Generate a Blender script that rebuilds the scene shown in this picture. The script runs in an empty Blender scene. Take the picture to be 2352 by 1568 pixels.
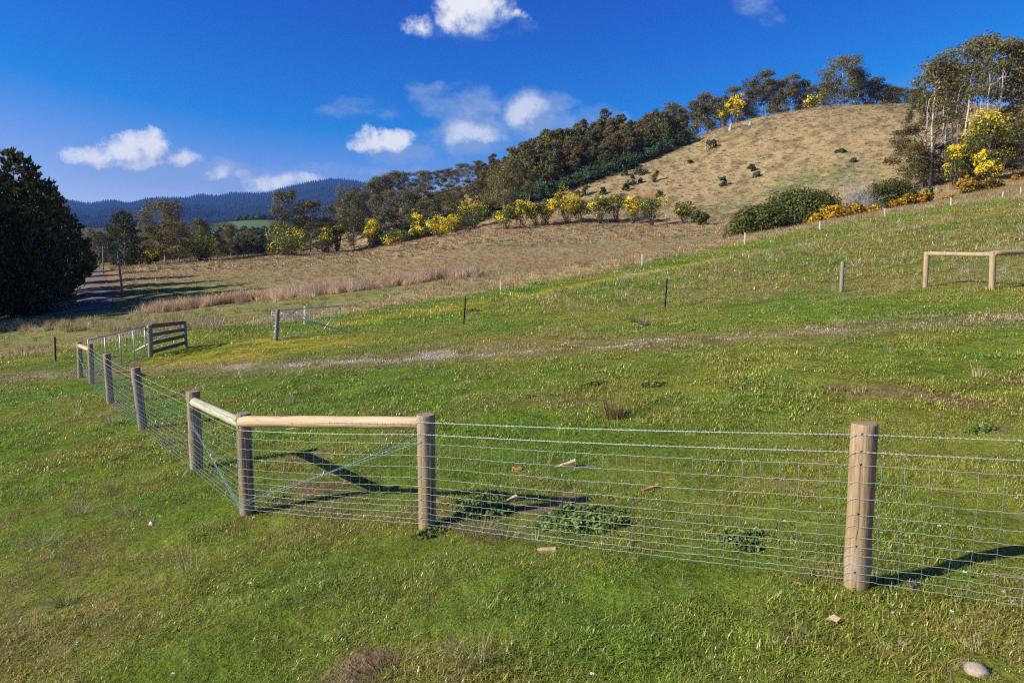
import bpy, math
import numpy as np
from mathutils import Vector, Euler
from mathutils.bvhtree import BVHTree

# ------------------------------------------------------------------ camera, sky, sun, exposure
scene = bpy.context.scene
COL = scene.collection
F = 1568.0                      # focal length in units of a 2352 x 1568 picture
PITCH = math.radians(5.9)
CAM = np.array([0.0, 0.0, 2.6])
SUN_EL = math.radians(31.0)
SHADOW_AZ = math.radians(16.0)  # shadows run towards +X, turned this much towards +Y

cam_data = bpy.data.cameras.new('camera')
cam = bpy.data.objects.new('camera', cam_data)
COL.objects.link(cam)
cam.location = CAM
cam.rotation_euler = (math.pi / 2 - PITCH, 0, 0)
cam_data.sensor_width = 36.0
cam_data.lens = 24.0
cam_data.clip_start = 0.05
cam_data.clip_end = 30000
scene.camera = cam

scene.view_settings.view_transform = 'Standard'
scene.view_settings.look = 'None'
scene.view_settings.gamma = 1.0
scene.view_settings.use_curve_mapping = False
scene.view_settings.exposure = 0.64
scene.render.engine = 'CYCLES'
scene.cycles.max_bounces = 6
scene.cycles.transparent_max_bounces = 6
scene.cycles.volume_bounces = 0
scene.cycles.use_denoising = False
scene.cycles.pixel_filter_type = 'BLACKMAN_HARRIS'
scene.cycles.filter_width = 1.25
scene.cycles.sample_clamp_indirect = 4.0

sun_vec = np.array([-math.cos(SHADOW_AZ) * math.cos(SUN_EL), -math.sin(SHADOW_AZ) * math.cos(SUN_EL), math.sin(SUN_EL)])
sd = bpy.data.lights.new('sun', 'SUN')
sd.energy = 4.6
sd.angle = math.radians(0.5)
sd.color = (1.0, 0.95, 0.86)
sun = bpy.data.objects.new('sun', sd)
COL.objects.link(sun)
sun.location = (-60, -20, 60)
sun.rotation_euler = Vector(sun_vec).to_track_quat('Z', 'Y').to_euler()


def ray(px, py):
    """world direction through a point of the 2352 x 1568 frame"""
    u = (np.asarray(px, float) - 1176) / F
    v = (784 - np.asarray(py, float)) / F
    return np.stack([u, math.cos(PITCH) + v * math.sin(PITCH), -math.sin(PITCH) + v * math.cos(PITCH)], -1)


def at(px, py, Y):
    d = ray(px, py)
    return CAM + d * (np.asarray(Y, float) / d[..., 1])[..., None]


def project(p):
    q = np.asarray(p, float) - CAM
    zc = q[..., 1] * math.cos(PITCH) - q[..., 2] * math.sin(PITCH)
    yc = q[..., 1] * math.sin(PITCH) + q[..., 2] * math.cos(PITCH)
    return 1176 + F * q[..., 0] / zc, 784 - F * yc / zc


class N:
    """small helper to write node trees"""
    def __init__(self, tree):
        self.t = tree

    def new(self, typ, **kw):
        n = self.t.nodes.new(typ)
        for k, v in kw.items():
            if k[0] == 'i' and k[1:].isdigit():
                self.put(n.inputs[int(k[1:])], v)
            elif k.startswith('in_'):
                self.put(n.inputs[k[3:].replace('_', ' ')], v)
            else:
                setattr(n, k, v)
        return n

    def put(self, sock, v):
        if isinstance(v, bpy.types.NodeSocket):
            self.t.links.new(v, sock)
        elif isinstance(v, bpy.types.Node):
            self.t.links.new(v.outputs[0], sock)
        else:
            sock.default_value = v

    def math(self, op, a, b=0.0, c=0.0, clamp=False):
        n = self.new('ShaderNodeMath', operation=op, use_clamp=clamp)
        self.put(n.inputs[0], a); self.put(n.inputs[1], b); self.put(n.inputs[2], c)
        return n.outputs[0]

    def vec(self, op, a, b=(0, 0, 0)):
        n = self.new('ShaderNodeVectorMath', operation=op)
        self.put(n.inputs[0], a)
        if len(n.inputs) > 1:
            self.put(n.inputs[1], b)
        return n.outputs['Value'] if op in ('DOT_PRODUCT', 'LENGTH') else n.outputs[0]

    def mix(self, fac, a, b, mode='MIX'):
        n = self.new('ShaderNodeMix', data_type='RGBA', blend_type=mode)
        self.put(n.inputs[0], fac); self.put(n.inputs[6], a); self.put(n.inputs[7], b)
        return n.outputs[2]

    def ramp(self, v, lo, hi, a=0.0, b=1.0, smooth=True):
        n = self.new('ShaderNodeMapRange', interpolation_type='SMOOTHSTEP' if smooth else 'LINEAR')
        for i, x in enumerate((v, lo, hi, a, b)):
            self.put(n.inputs[i], x)
        return n.outputs[0]

    def noise(self, vec, scale, detail=4.0, rough=0.55, dist=0.0):
        n = self.new('ShaderNodeTexNoise')
        self.put(n.inputs['Vector'], vec)
        n.inputs['Scale'].default_value = scale
        n.inputs['Detail'].default_value = detail
        n.inputs['Roughness'].default_value = rough
        n.inputs['Distortion'].default_value = dist
        return n.outputs[0]


def c4(c):
    return (c[0], c[1], c[2], 1.0)


def build_world():
    w = bpy.data.worlds.new('World')
    scene.world = w
    w.use_nodes = True
    t = w.node_tree
    t.nodes.clear()
    n = N(t)
    sky = n.new('ShaderNodeTexSky', sky_type='NISHITA', sun_disc=False)
    sky.sun_elevation = SUN_EL
    sky.sun_rotation = math.atan2(sun_vec[0], sun_vec[1])
    sky.altitude = 100
    sky.air_density = 1.0
    sky.dust_density = 0.3
    sky.ozone_density = 6.0
    # the photograph's deep blue: one colour response for the whole sky
    sp_ = n.new('ShaderNodeSeparateColor', i0=sky)
    r_, g_, b_ = sp_.outputs[0], sp_.outputs[1], sp_.outputs[2]
    K = 0.62
    rr = n.math('MULTIPLY_ADD', n.math('MAXIMUM', n.math('SUBTRACT', r_, 1.5), 0.0), 4.0 * K, n.math('MULTIPLY', r_, .03 * K))
    gg = n.math('MULTIPLY', n.math('POWER', n.math('DIVIDE', g_, 1.89), 2.15), 1.0 * K)
    bb_ = n.math('MULTIPLY', b_, 1.50 * K)
    hs = n.new('ShaderNodeCombineColor', i0=rr, i1=gg, i2=bb_).outputs[0]

    # clouds: puffs on the sky given by direction (x/y, z/y), broken up by noise
    tc = n.new('ShaderNodeTexCoord')
    sep = n.new('ShaderNodeSeparateXYZ', i0=tc.outputs['Generated'])
    yc = n.math('MAXIMUM', sep.outputs[1], 0.05)
    comb = n.new('ShaderNodeCombineXYZ', i0=n.math('DIVIDE', sep.outputs[0], yc), i1=n.math('DIVIDE', sep.outputs[2], yc))
    front = n.ramp(sep.outputs[1], 0.05, 0.2)

    solid = [(1088, 302, 46, 26, .62), (1122, 324, 40, 18, .5), (1060, 316, 26, 14, .4), (1212, 258, 48, 34, .62), (1240, 290, 34, 16, .4), (610, 414, 44, 12, .42), (560, 398, 26, 10, .35), (1085, 24, 88, 50, 1.0), (1040, 42, 50, 26, .8), (955, 58, 36, 30, .62), (1165, 34, 60, 16, .6), (1075, 62, 66, 18, .8), (930, 42, 22, 10, .4),
             (288, 342, 58, 40, 1.0), (345, 338, 50, 38, 1.0), (215, 362, 80, 22, .8), (400, 372, 66, 28, .75), (310, 376, 140, 20, .8),
             (352, 320, 18, 14, .8), (480, 402, 40, 18, .45), (665, 412, 62, 20, .75), (630, 424, 60, 12, .5),
             (858, 322, 56, 26, 1.0), (908, 320, 44, 32, 1.0), (832, 328, 36, 16, .7)]
    wisp = [(450, 400, 130, 40, .85), (570, 416, 150, 38, .9), (930, 350, 90, 28, .8), (1095, 305, 95, 55, 1.1), (1075, 250, 75, 62, .75), (680, 420, 90, 28, .7), (300, 390, 150, 22, .6),
            (988, 206, 60, 24, .7), (1025, 235, 60, 32, .55), (1215, 270, 74, 56, 1.05), (1310, 280, 130, 40, .7), (1260, 255, 100, 44, .8), (1180, 320, 90, 24, .5),
            (800, 385, 95, 15, .6), (905, 390, 85, 13, .6), (815, 252, 95, 28, .42), (1735, 18, 60, 32, .5), (1770, 42, 40, 24, .4),
            (1215, 52, 40, 20, .3), (1000, 320, 110, 34, .5), (700, 388, 60, 14, .5), (420, 442, 80, 16, .5), (560, 440, 90, 14, .5), (1085, 70, 110, 26, .4)]

    def field(P, puffs, squash):
        cur = 0.0
        for (x, y, rx, ry, s) in puffs:
            d = ray(x, y)
            a, b = d[0] / d[1], d[2] / d[1]
            sx, sy = F / (rx * 1.25), F / (ry * 1.25)
            q = n.vec('MULTIPLY', n.vec('SUBTRACT', P, (a, b, 0)), (sx, sy, 0))
            m = n.math('MULTIPLY_ADD', n.vec('DOT_PRODUCT', q, q), -s, s)
            cur = m if isinstance(cur, float) else n.math('SMOOTH_MAX', cur, m, 0.25)
        return n.math('MAXIMUM', cur, 0.0)

    def sample(P):
        wv = n.new('ShaderNodeTexNoise', noise_dimensions='3D')
        n.put(wv.inputs['Vector'], P)
        wv.inputs['Scale'].default_value = 14
        wv.inputs['Detail'].default_value = 6
        wv.inputs['Roughness'].default_value = .62
        off = n.vec('MULTIPLY', n.vec('SUBTRACT', wv.outputs['Color'], (.5, .5, .5)), (.075, .05, 0))
        PW = n.vec('ADD', P, off)
        return field(PW, solid, 1), field(PW, wisp, 1), PW

    P = comb.outputs[0]
    s0, w0, PW = sample(P)
    s1, w1, _ = sample(n.vec('ADD', P, (-.016, .017, 0)))
    fine = n.noise(P, 30, 9, .68)
    fine2 = n.noise(n.vec('MULTIPLY', P, (1, 1.8, 1)), 16, 7, .66)
    ds = n.ramp(n.math('ADD', s0, n.math('MULTIPLY', n.math('SUBTRACT', fine, .5), 1.9)), .08, .95)
    ds = n.math('MULTIPLY', ds, n.ramp(s0, .02, .30))
    dw = n.math('MULTIPLY', n.ramp(n.math('ADD', w0, n.math('MULTIPLY', n.math('SUBTRACT', fine2, .5), 1.5)), .10, 1.0), .72)
    dw = n.math('MULTIPLY', dw, n.ramp(w0, .02, .30))
    dens = n.math('MULTIPLY', n.math('MAXIMUM', ds, dw), front)
    lit = n.math('ADD', n.math('MULTIPLY', n.math('SUBTRACT', s0, s1), 1.5), n.math('MULTIPLY', n.math('SUBTRACT', fine, .45), 1.6))
    lit = n.math('ADD', lit, n.math('MULTIPLY', ds, .58), clamp=True)
    colr = n.mix(lit, (2.0, 2.75, 4.3, 1), (6.1, 6.05, 6.05, 1))
    out_c = n.mix(dens, hs, colr)
    bg = n.new('ShaderNodeBackground', i0=out_c, i1=0.1)
    n.new('ShaderNodeOutputWorld', i0=bg)


build_world()

# ------------------------------------------------------------------ helpers
def rng(seed):
    return np.random.default_rng(seed)


def _hash(ix, iy, s):
    h = (ix.astype(np.int64) * 374761393 + iy.astype(np.int64) * 668265263 + s * 974711) & 0x7fffffff
    h = ((h ^ (h >> 13)) * 1274126177) & 0x7fffffff
    return ((h ^ (h >> 16)) & 0xffff) / 65535.0


def vnoise(x, y, s=0):
    x0, y0 = np.floor(x), np.floor(y)
    fx, fy = x - x0, y - y0
    fx, fy = fx * fx * (3 - 2 * fx), fy * fy * (3 - 2 * fy)
    a, b = _hash(x0, y0, s), _hash(x0 + 1, y0, s)
    c, d = _hash(x0, y0 + 1, s), _hash(x0 + 1, y0 + 1, s)
    return (a * (1 - fx) + b * fx) * (1 - fy) + (c * (1 - fx) + d * fx) * fy


def fbm(x, y, octv=4, s=0, gain=.5):
    x, y = np.asarray(x, float), np.asarray(y, float)
    t, a, n = 0, 1.0, 0
    for k in range(octv):
        ca, sa = math.cos(.6 * k + s), math.sin(.6 * k + s)
        t = t + a * vnoise((x * ca - y * sa) * 2 ** k + 17.3 * k, (x * sa + y * ca) * 2 ** k - 9.1 * k, s + k)
        n += a
        a *= gain
    return t / n


def sstep(v, a, b):
    t = np.clip((np.asarray(v, float) - a) / (b - a), 0, 1)
    return t * t * (3 - 2 * t)


def pchip(x, y, xq):
    """monotone cubic interpolation"""
    x, y, xq = map(lambda v: np.asarray(v, float), (x, y, xq))
    h = np.diff(x); d = np.diff(y) / h
    m = np.zeros_like(y)
    for i in range(1, len(x) - 1):
        if d[i - 1] * d[i] > 0:
            w1, w2 = 2 * h[i] + h[i - 1], h[i] + 2 * h[i - 1]
            m[i] = (w1 + w2) / (w1 / d[i - 1] + w2 / d[i])
    m[0], m[-1] = d[0], d[-1]
    i = np.clip(np.searchsorted(x, xq) - 1, 0, len(h) - 1)
    t = np.clip((xq - x[i]) / h[i], 0, 1)
    return (y[i] * (1 + 2 * t) * (1 - t) ** 2 + m[i] * h[i] * t * (1 - t) ** 2 +
            y[i + 1] * t * t * (3 - 2 * t) + m[i + 1] * h[i] * t * t * (t - 1))


def mesh_np(name, V, faces, mats=(), cols=None, smooth=False, attr='col'):
    """mesh from numpy vertices and a list of face arrays (each n x k); cols: one colour per face"""
    me = bpy.data.meshes.new(name)
    V = np.asarray(V, np.float32)
    faces = [np.asarray(f, np.int32) for f in faces if len(f)]
    me.vertices.add(len(V))
    me.vertices.foreach_set('co', V.ravel())
    nl = sum(f.size for f in faces)
    nf = sum(len(f) for f in faces)
    me.loops.add(nl)
    me.polygons.add(nf)
    me.loops.foreach_set('vertex_index', np.concatenate([f.ravel() for f in faces]))
    tot = np.concatenate([np.full(len(f), f.shape[1], np.int32) for f in faces])
    st = np.concatenate([[0], np.cumsum(tot)[:-1]]).astype(np.int32)
    me.polygons.foreach_set('loop_start', st)
    me.polygons.foreach_set('loop_total', tot)
    me.polygons.foreach_set('use_smooth', np.full(nf, smooth, bool))
    for m in mats:
        me.materials.append(m)
    me.update(calc_edges=True)
    if cols is not None:
        a = me.attributes.new(attr, 'FLOAT_COLOR', 'FACE')
        cc = np.ones((nf, 4), np.float32)
        cc[:, :3] = cols
        a.data.foreach_set('color', cc.ravel())
    return me


class MB:
    """collects pieces of one mesh"""
    def __init__(self):
        self.V, self.F, self.C, self.n = [], [], [], 0

    def add(self, V, faces, col=(1, 1, 1)):
        V = np.asarray(V, float)
        for f in faces:
            f = np.asarray(f, int)
            if len(f):
                self.F.append(f + self.n)
                c = np.asarray(col, float)
                self.C.append(np.tile(c, (len(f), 1)) if c.ndim == 1 else c)
        self.V.append(V)
        self.n += len(V)
        return self

    def mesh(self, name, mat, smooth=False, cols=True):
        return mesh_np(name, np.concatenate(self.V), self.F, [mat], np.concatenate(self.C) if cols else None, smooth)

    def tube(self, P, R, k=6, col=(1, 1, 1), cap=True):
        P = np.asarray(P, float)
        R = np.broadcast_to(np.asarray(R, float), (len(P),))
        T = np.gradient(P, axis=0)
        T /= np.linalg.norm(T, axis=1)[:, None] + 1e-9
        ref = np.array([0, 0, 1.0]) if abs(T[:, 2]).mean() < .8 else np.array([1.0, 0, 0])
        A = np.cross(T, ref); A /= np.linalg.norm(A, axis=1)[:, None] + 1e-9
        B = np.cross(T, A)
        an = np.arange(k) * 2 * math.pi / k
        ring = (A[:, None] * np.cos(an)[None, :, None] + B[:, None] * np.sin(an)[None, :, None]) * R[:, None, None] + P[:, None]
        V = ring.reshape(-1, 3)
        i = np.arange(len(P) - 1)[:, None] * k
        j = np.arange(k)[None]
        j2 = (j + 1) % k
        f = np.stack([i + j, i + k + j, i + k + j2, i + j2], -1).reshape(-1, 4)
        fs = [f]
        if cap:
            fs += [np.arange(k)[None, :], (np.arange(k)[::-1] + (len(P) - 1) * k)[None]]
        return self.add(V, fs, col)

    def box(self, c, ax, ay, az, col=(1, 1, 1)):
        """box from centre and three half-axis vectors"""
        c, ax, ay, az = (np.asarray(v, float) for v in (c, ax, ay, az))
        s = np.array([[-1, -1, -1], [1, -1, -1], [1, 1, -1], [-1, 1, -1], [-1, -1, 1], [1, -1, 1], [1, 1, 1], [-1, 1, 1]])
        V = c + s[:, :1] * ax + s[:, 1:2] * ay + s[:, 2:] * az
        f = np.array([[0, 3, 2, 1], [4, 5, 6, 7], [0, 1, 5, 4], [1, 2, 6, 5], [2, 3, 7, 6], [3, 0, 4, 7]])
        return self.add(V, [f], col)


def link(name, me, parent=None, loc=None):
    o = bpy.data.objects.new(name, me)
    COL.objects.link(o)
    if parent is not None:
        o.parent = parent
    if loc is not None:
        o.location = loc
    return o


def tag(o, label=None, cat=None, group=None, kind=None):
    for k, v in (('label', label), ('category', cat), ('group', group), ('kind', kind)):
        if v:
            o[k] = v
    return o


def thing(name, loc, label, cat, group=None, rz=0.0, scale=1.0):
    o = bpy.data.objects.new(name, None)
    COL.objects.link(o)
    o.location = loc
    o.rotation_euler = (0, 0, rz)
    o.scale = (scale, scale, scale) if np.isscalar(scale) else scale
    o.empty_display_size = .2
    return tag(o, label, cat, group)


# ------------------------------------------------------------------ materials
def mat(name):
    m = bpy.data.materials.new(name)
    m.use_nodes = True
    m.node_tree.nodes.clear()
    return m, N(m.node_tree)


def finish(n, shader):
    n.new('ShaderNodeOutputMaterial', i0=shader)


def leaf_material():
    m, n = mat('leaves')
    a = n.new('ShaderNodeAttribute', attribute_name='col')
    oi = n.new('ShaderNodeObjectInfo')
    h = n.new('ShaderNodeHueSaturation')
    n.put(h.inputs['Hue'], n.ramp(oi.outputs['Random'], 0, 1, .494, .505, False))
    n.put(h.inputs['Value'], n.ramp(n.math('FRACT', n.math('MULTIPLY', oi.outputs['Random'], 7.31)), 0, 1, .78, 1.22, False))
    n.put(h.inputs['Color'], a.outputs['Color'])
    d = n.new('ShaderNodeBsdfDiffuse', i0=h)
    tr = n.new('ShaderNodeBsdfTranslucent', i0=h)
    g = n.new('ShaderNodeBsdfGlossy', i0=(1, 1, 1, 1), i1=.45)
    mx = n.new('ShaderNodeMixShader', i0=.28)
    n.put(mx.inputs[1], d.outputs[0]); n.put(mx.inputs[2], tr.outputs[0])
    m2 = n.new('ShaderNodeMixShader', i0=.012)
    n.put(m2.inputs[1], mx.outputs[0]); n.put(m2.inputs[2], g.outputs[0])
    finish(n, m2)
    return m


def blade_material():
    m, n = mat('grass_blade')
    ins = n.new('ShaderNodeAttribute', attribute_name='gcol', attribute_type='INSTANCER')
    a = n.new('ShaderNodeAttribute', attribute_name='col')
    col = n.mix(1.0, ins.outputs['Color'], a.outputs['Color'], 'MULTIPLY')
    d = n.new('ShaderNodeBsdfDiffuse', i0=col)
    tr = n.new('ShaderNodeBsdfTranslucent', i0=col)
    g = n.new('ShaderNodeBsdfGlossy', i0=(1, 1, 1, 1), i1=.35)
    mx = n.new('ShaderNodeMixShader', i0=.35)
    n.put(mx.inputs[1], d.outputs[0]); n.put(mx.inputs[2], tr.outputs[0])
    m2 = n.new('ShaderNodeMixShader', i0=.035)
    n.put(m2.inputs[1], mx.outputs[0]); n.put(m2.inputs[2], g.outputs[0])
    finish(n, m2)
    return m


def simple(name, col, rough=.7, metallic=0.0, noise=.25, scale=6.0, bump=0.0):
    m, n = mat(name)
    tc = n.new('ShaderNodeTexCoord')
    nz = n.noise(tc.outputs['Object'], scale, 5, .6)
    c = n.mix(n.ramp(nz, .3, .7), c4([v * (1 - noise) for v in col]), c4([min(1, v * (1 + noise)) for v in col]))
    b = n.new('ShaderNodeBsdfPrincipled')
    n.put(b.inputs['Base Color'], c)
    b.inputs['Roughness'].default_value = rough
    b.inputs['Metallic'].default_value = metallic
    if bump:
        bp = n.new('ShaderNodeBump')
        bp.inputs['Strength'].default_value = bump
        bp.inputs['Distance'].default_value = .02
        n.put(bp.inputs['Height'], nz)
        n.put(b.inputs['Normal'], bp.outputs[0])
    finish(n, b)
    return m


def wood(name, pale, dark, knots=True, axis=2, grey=(.30, .28, .25), greyness=.35):
    """timber with grain along one axis of the object, weather streaks and a few knots"""
    m, n = mat(name)
    tc = n.new('ShaderNodeTexCoord')
    oi = n.new('ShaderNodeObjectInfo')
    seed = n.vec('SCALE', tc.outputs['Object'])
    seed.node.inputs['Scale'].default_value = 1.0
    offs = n.new('ShaderNodeCombineXYZ', i0=n.math('MULTIPLY', oi.outputs['Random'], 37.0), i1=n.math('MULTIPLY', oi.outputs['Random'], 91.0), i2=0.0)
    P = n.vec('ADD', tc.outputs['Object'], offs)
    st = [1.0, 1.0, 1.0]
    st[axis] = .05
    grain = n.noise(n.vec('MULTIPLY', P, tuple(st)), 55, 6, .65, .4)
    st[axis] = .12
    streak = n.noise(n.vec('MULTIPLY', P, tuple(st)), 14, 4, .6, .3)
    big = n.noise(P, 3.2, 3, .5)
    c = n.mix(n.ramp(grain, .32, .68), c4(dark), c4(pale))
    c = n.mix(n.math('MULTIPLY', n.ramp(streak, .5, .72), .55), c, c4([v * .55 for v in dark]))
    c = n.mix(n.math('MULTIPLY', n.ramp(big, .42, .68), greyness), c, c4(grey))
    if knots:
        vo = n.new('ShaderNodeTexVoronoi', feature='F1')
        sc = [7.0, 7.0, 7.0]; sc[axis] = 4.2
        n.put(vo.inputs['Vector'], n.vec('MULTIPLY', P, tuple(sc)))
        vo.inputs['Scale'].default_value = 1.0
        k = n.ramp(vo.outputs['Distance'], .05, .17, 1, 0)
        c = n.mix(n.math('MULTIPLY', k, .7), c, (.10, .05, .025, 1))
        rust = n.ramp(n.noise(n.vec('MULTIPLY', P, (1, 1, 2.2)), 5.2, 2, .4), .70, .76)
        c = n.mix(n.math('MULTIPLY', rust, .55), c, (.36, .13, .035, 1))
    st[axis] = .035
    chk = n.ramp(n.noise(n.vec('MULTIPLY', P, tuple(st)), 30, 3, .5, .25), .335, .365, 1, 0)
    c = n.mix(n.math('MULTIPLY', chk, .8), c, (.045, .03, .02, 1))
    b = n.new('ShaderNodeBsdfPrincipled')
    n.put(b.inputs['Base Color'], c)
    b.inputs['Roughness'].default_value = .82
    bp = n.new('ShaderNodeBump')
    bp.inputs['Strength'].default_value = .5
    bp.inputs['Distance'].default_value = .006
    n.put(bp.inputs['Height'], n.math('ADD', grain, n.math('MULTIPLY', streak, .7)))
    n.put(b.inputs['Normal'], bp.outputs[0])
    finish(n, b)
    return m


def ground_material():
    """pasture: colours per vertex (field, paddock, track ...) broken up by grain and relief"""
    m, n = mat('pasture')
    geo = n.new('ShaderNodeNewGeometry')
    P = geo.outputs['Position']
    a = n.new('ShaderNodeAttribute', attribute_name='gcol')
    n1 = n.noise(P, 9.0, 6, .7)
    n2 = n.noise(P, 1.1, 7, .72)
    n3 = n.noise(n.vec('MULTIPLY', P, (1, 1, .6)), .33, 7, .7)
    v = n.math('ADD', n.math('MULTIPLY', n.ramp(n1, .25, .75), .55), n.math('MULTIPLY', n.ramp(n2, .28, .72), .75))
    v = n.math('ADD', v, n.math('MULTIPLY', n.ramp(n3, .3, .7), .5))
    v = n.math('ADD', n.math('MULTIPLY', v, .62), .42)
    c = n.mix(1.0, a.outputs['Color'], n.new('ShaderNodeCombineXYZ', i0=v, i1=v, i2=v), 'MULTIPLY')
    # specks of dry stalks and of green between them
    sp = n.ramp(n.noise(P, 2.3, 8, .8), .56, .68)
    c = n.mix(n.math('MULTIPLY', sp, .30), c, (.37, .30, .17, 1))
    sg = n.ramp(n.noise(P, 1.7, 8, .78, .6), .57, .70)
    c = n.mix(n.math('MULTIPLY', sg, .18), c, (.10, .115, .03, 1))
    d = n.new('ShaderNodeBsdfDiffuse', i0=c)
    bp = n.new('ShaderNodeBump')
    bp.inputs['Strength'].default_value = .9
    bp.inputs['Distance'].default_value = .35
    h = n.math('ADD', n.math('MULTIPLY', n2, .8), n.math('MULTIPLY', n1, .22))
    n.put(bp.inputs['Height'], h)
    n.put(d.inputs['Normal'], bp.outputs[0])
    finish(n, d)
    return m


def far_material():
    m, n = mat('far_leaves')
    a = n.new('ShaderNodeAttribute', attribute_name='col')
    finish(n, n.new('ShaderNodeBsdfDiffuse', i0=a.outputs['Color']))
    return m


M_LEAF = leaf_material()
M_FAR = far_material()
M_BLADE = blade_material()
M_POST = wood('weathered_pine_post', (.42, .295, .165), (.22, .14, .07))
M_POST_DARK = wood('grey_brown_post', (.33, .245, .155), (.19, .13, .075), greyness=.4)
M_RAIL = wood('fresh_pine_log', (.62, .46, .27), (.50, .34, .18), axis=0, greyness=.12, grey=(.42, .40, .30))
M_RAIL_GREEN = wood('treated_pine_log', (.50, .47, .31), (.38, .35, .21), axis=0, greyness=.3, grey=(.40, .43, .33))
M_RAIL_OLD = wood('weathered_pine_log', (.46, .34, .20), (.30, .205, .11), axis=0, greyness=.3, grey=(.40, .36, .28))
M_POST_NEW = wood('yellow_pine_post', (.47, .35, .19), (.31, .21, .11), greyness=.2)
M_BOARD = wood('dark_fence_board', (.20, .15, .10), (.12, .085, .055), axis=0, greyness=.4, grey=(.17, .155, .13))
M_GREYPOST = wood('grey_post', (.27, .27, .23), (.17, .165, .135), knots=False, greyness=.5, grey=(.22, .25, .20))
M_OFFCUT = wood('split_timber', (.66, .47, .27), (.52, .33, .16), knots=False, axis=0, greyness=0)
M_OFFCUT_RED = wood('red_split_timber', (.52, .27, .11), (.38, .17, .06), knots=False, axis=0, greyness=0)
M_OFFCUT_OLD = wood('old_timber', (.20, .15, .10), (.10, .07, .05), axis=0)
M_WIRE = simple('galvanised_wire', (.52, .55, .58), .38, .45, .1)
M_WIRE_BLUE = simple('sky_tinted_wire', (.24, .40, .48), .4, .3, .12)  # bare wire; the blue of reflected sky is put into its base colour
M_NET = simple('netting_wire', (.38, .45, .47), .42, .3, .12)
M_STAY = simple('stay_wire', (.20, .27, .28), .5, .3, .1)
M_GALV = simple('galvanised_tube', (.46, .49, .52), .42, .5, .14, 3)
M_DARKSTEEL = simple('dark_steel', (.022, .024, .03), .6, .4)
M_WHITE = simple('white_plastic', (.80, .80, .78), .5, 0, .04)
M_BLUE = simple('blue_paint', (.01, .06, .62), .5, 0, .1)
M_BLACK = simple('black_cable', (.02, .022, .024), .5)
M_STONE = simple('field_stone', (.34, .27, .20), .9, 0, .35, 9, .5)
M_STONE_GREY = simple('grey_stone', (.24, .25, .25), .9, 0, .3, 9, .5)
M_STONE_WHITE = simple('white_stone', (.66, .62, .55), .9, 0, .2, 9, .4)
M_GRAVEL = simple('gravel_stone', (.47, .43, .37), .9, 0, .35, 1.2)
M_BARK = simple('grey_bark', (.30, .26, .215), .9, 0, .35, 1.5, .3)
M_BARK_PALE = simple('pale_gum_bark', (.43, .39, .34), .85, 0, .28, .9, .2)
M_BARK_DARK = simple('dark_bark', (.115, .09, .07), .9, 0, .35, 2.0, .3)
M_TWIG = simple('bare_grey_twig', (.31, .295, .28), .9, 0, .25, 3)
M_PAPER = simple('crumpled_paper', (.8, .66, .72), .7, 0, .1)
M_GROUND = ground_material()

# ------------------------------------------------------------------ ground
# Height survey of the place: for each bearing (given as px) the distance and height of a few terrain lines.
def _line(table):
    t = np.array(table, float)
    return t[:, 0], t[:, 1], (t[:, 2] if t.shape[1] > 2 else None)


COLS = np.array([-3500, -1400, -500, -200, 0, 100, 175, 250, 320, 400, 500, 600, 699, 760, 815, 885, 950, 1000, 1050, 1100, 1150, 1263, 1377, 1474,
                 1574, 1640, 1710, 1800, 1883, 1960, 2032, 2110, 2185, 2260, 2352, 2500, 2800, 3800, 6000], float)
TC = (COLS - 1176) / F


def lerp(tab):
    tab = np.array(tab, float)
    return np.interp(COLS, tab[:, 0], tab[:, 1])


def z_of(py, Y):
    d = ray(np.full_like(py, 1176.0), py)
    return CAM[2] + d[..., 2] * Y / d[..., 1]


rows = []
def plane_row(Y, a):
    X = np.clip(TC * Y, -60, 60)
    X = np.where(np.abs(X) > 22, np.sign(X) * (22 + (np.abs(X) - 22) * .5), X)
    rows.append((np.full_like(COLS, Y), 2.6 + a + .1 * X))
plane_row(1.0, -2.48)
plane_row(3.2, -2.52)
plane_row(5.0, -2.57)
plane_row(8.0, -2.70)
plane_row(13.5, -2.52)
plane_row(27.0, -2.15)
Yc = 45.4 / np.clip(1 - .5 * TC, .5, 3.2)
pyc = lerp([(-9000, 1000), (-1400, 900), (-200, 850), (0, 828), (175, 803), (465, 757), (699, 742), (885, 712), (1150, 673), (1474, 613), (1710, 562), (1883, 527), (2032, 498), (2185, 474),
            (2352, 448), (2800, 390), (3800, 300), (11000, 100)])
rows.append((Yc, z_of(pyc, Yc)))
Y7 = Yc * lerp([(-9000, 1.15), (400, 1.15), (1150, 1.23), (1474, 1.2), (1883, 1.16), (2352, 1.13), (9000, 1.13)])
py7 = lerp([(-9000, 990), (-1400, 885), (-200, 836), (0, 812), (175, 790), (465, 743), (699, 722), (885, 690), (1050, 657), (1150, 640), (1377, 598), (1474, 583), (1710, 543), (1883, 511),
            (2032, 484), (2185, 461), (2352, 437), (2800, 380), (3800, 290), (11000, 95)])
rows.append((Y7, z_of(py7, Y7)))
Y8 = lerp([(-9000, 70), (0, 68), (400, 72), (800, 74), (1000, 76), (1150, 82), (1474, 86), (1710, 100), (1883, 110), (2032, 106), (2352, 106), (9000, 110)])
py8 = lerp([(-9000, 830), (-1400, 800), (0, 757), (175, 735), (400, 716), (600, 693), (800, 666), (1000, 641), (1150, 627), (1377, 606), (1474, 592), (1710, 566), (1883, 533), (2032, 496),
            (2185, 455), (2352, 425), (2800, 370), (3800, 285), (11000, 95)])
rows.append((Y8, z_of(py8, Y8)))
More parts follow.
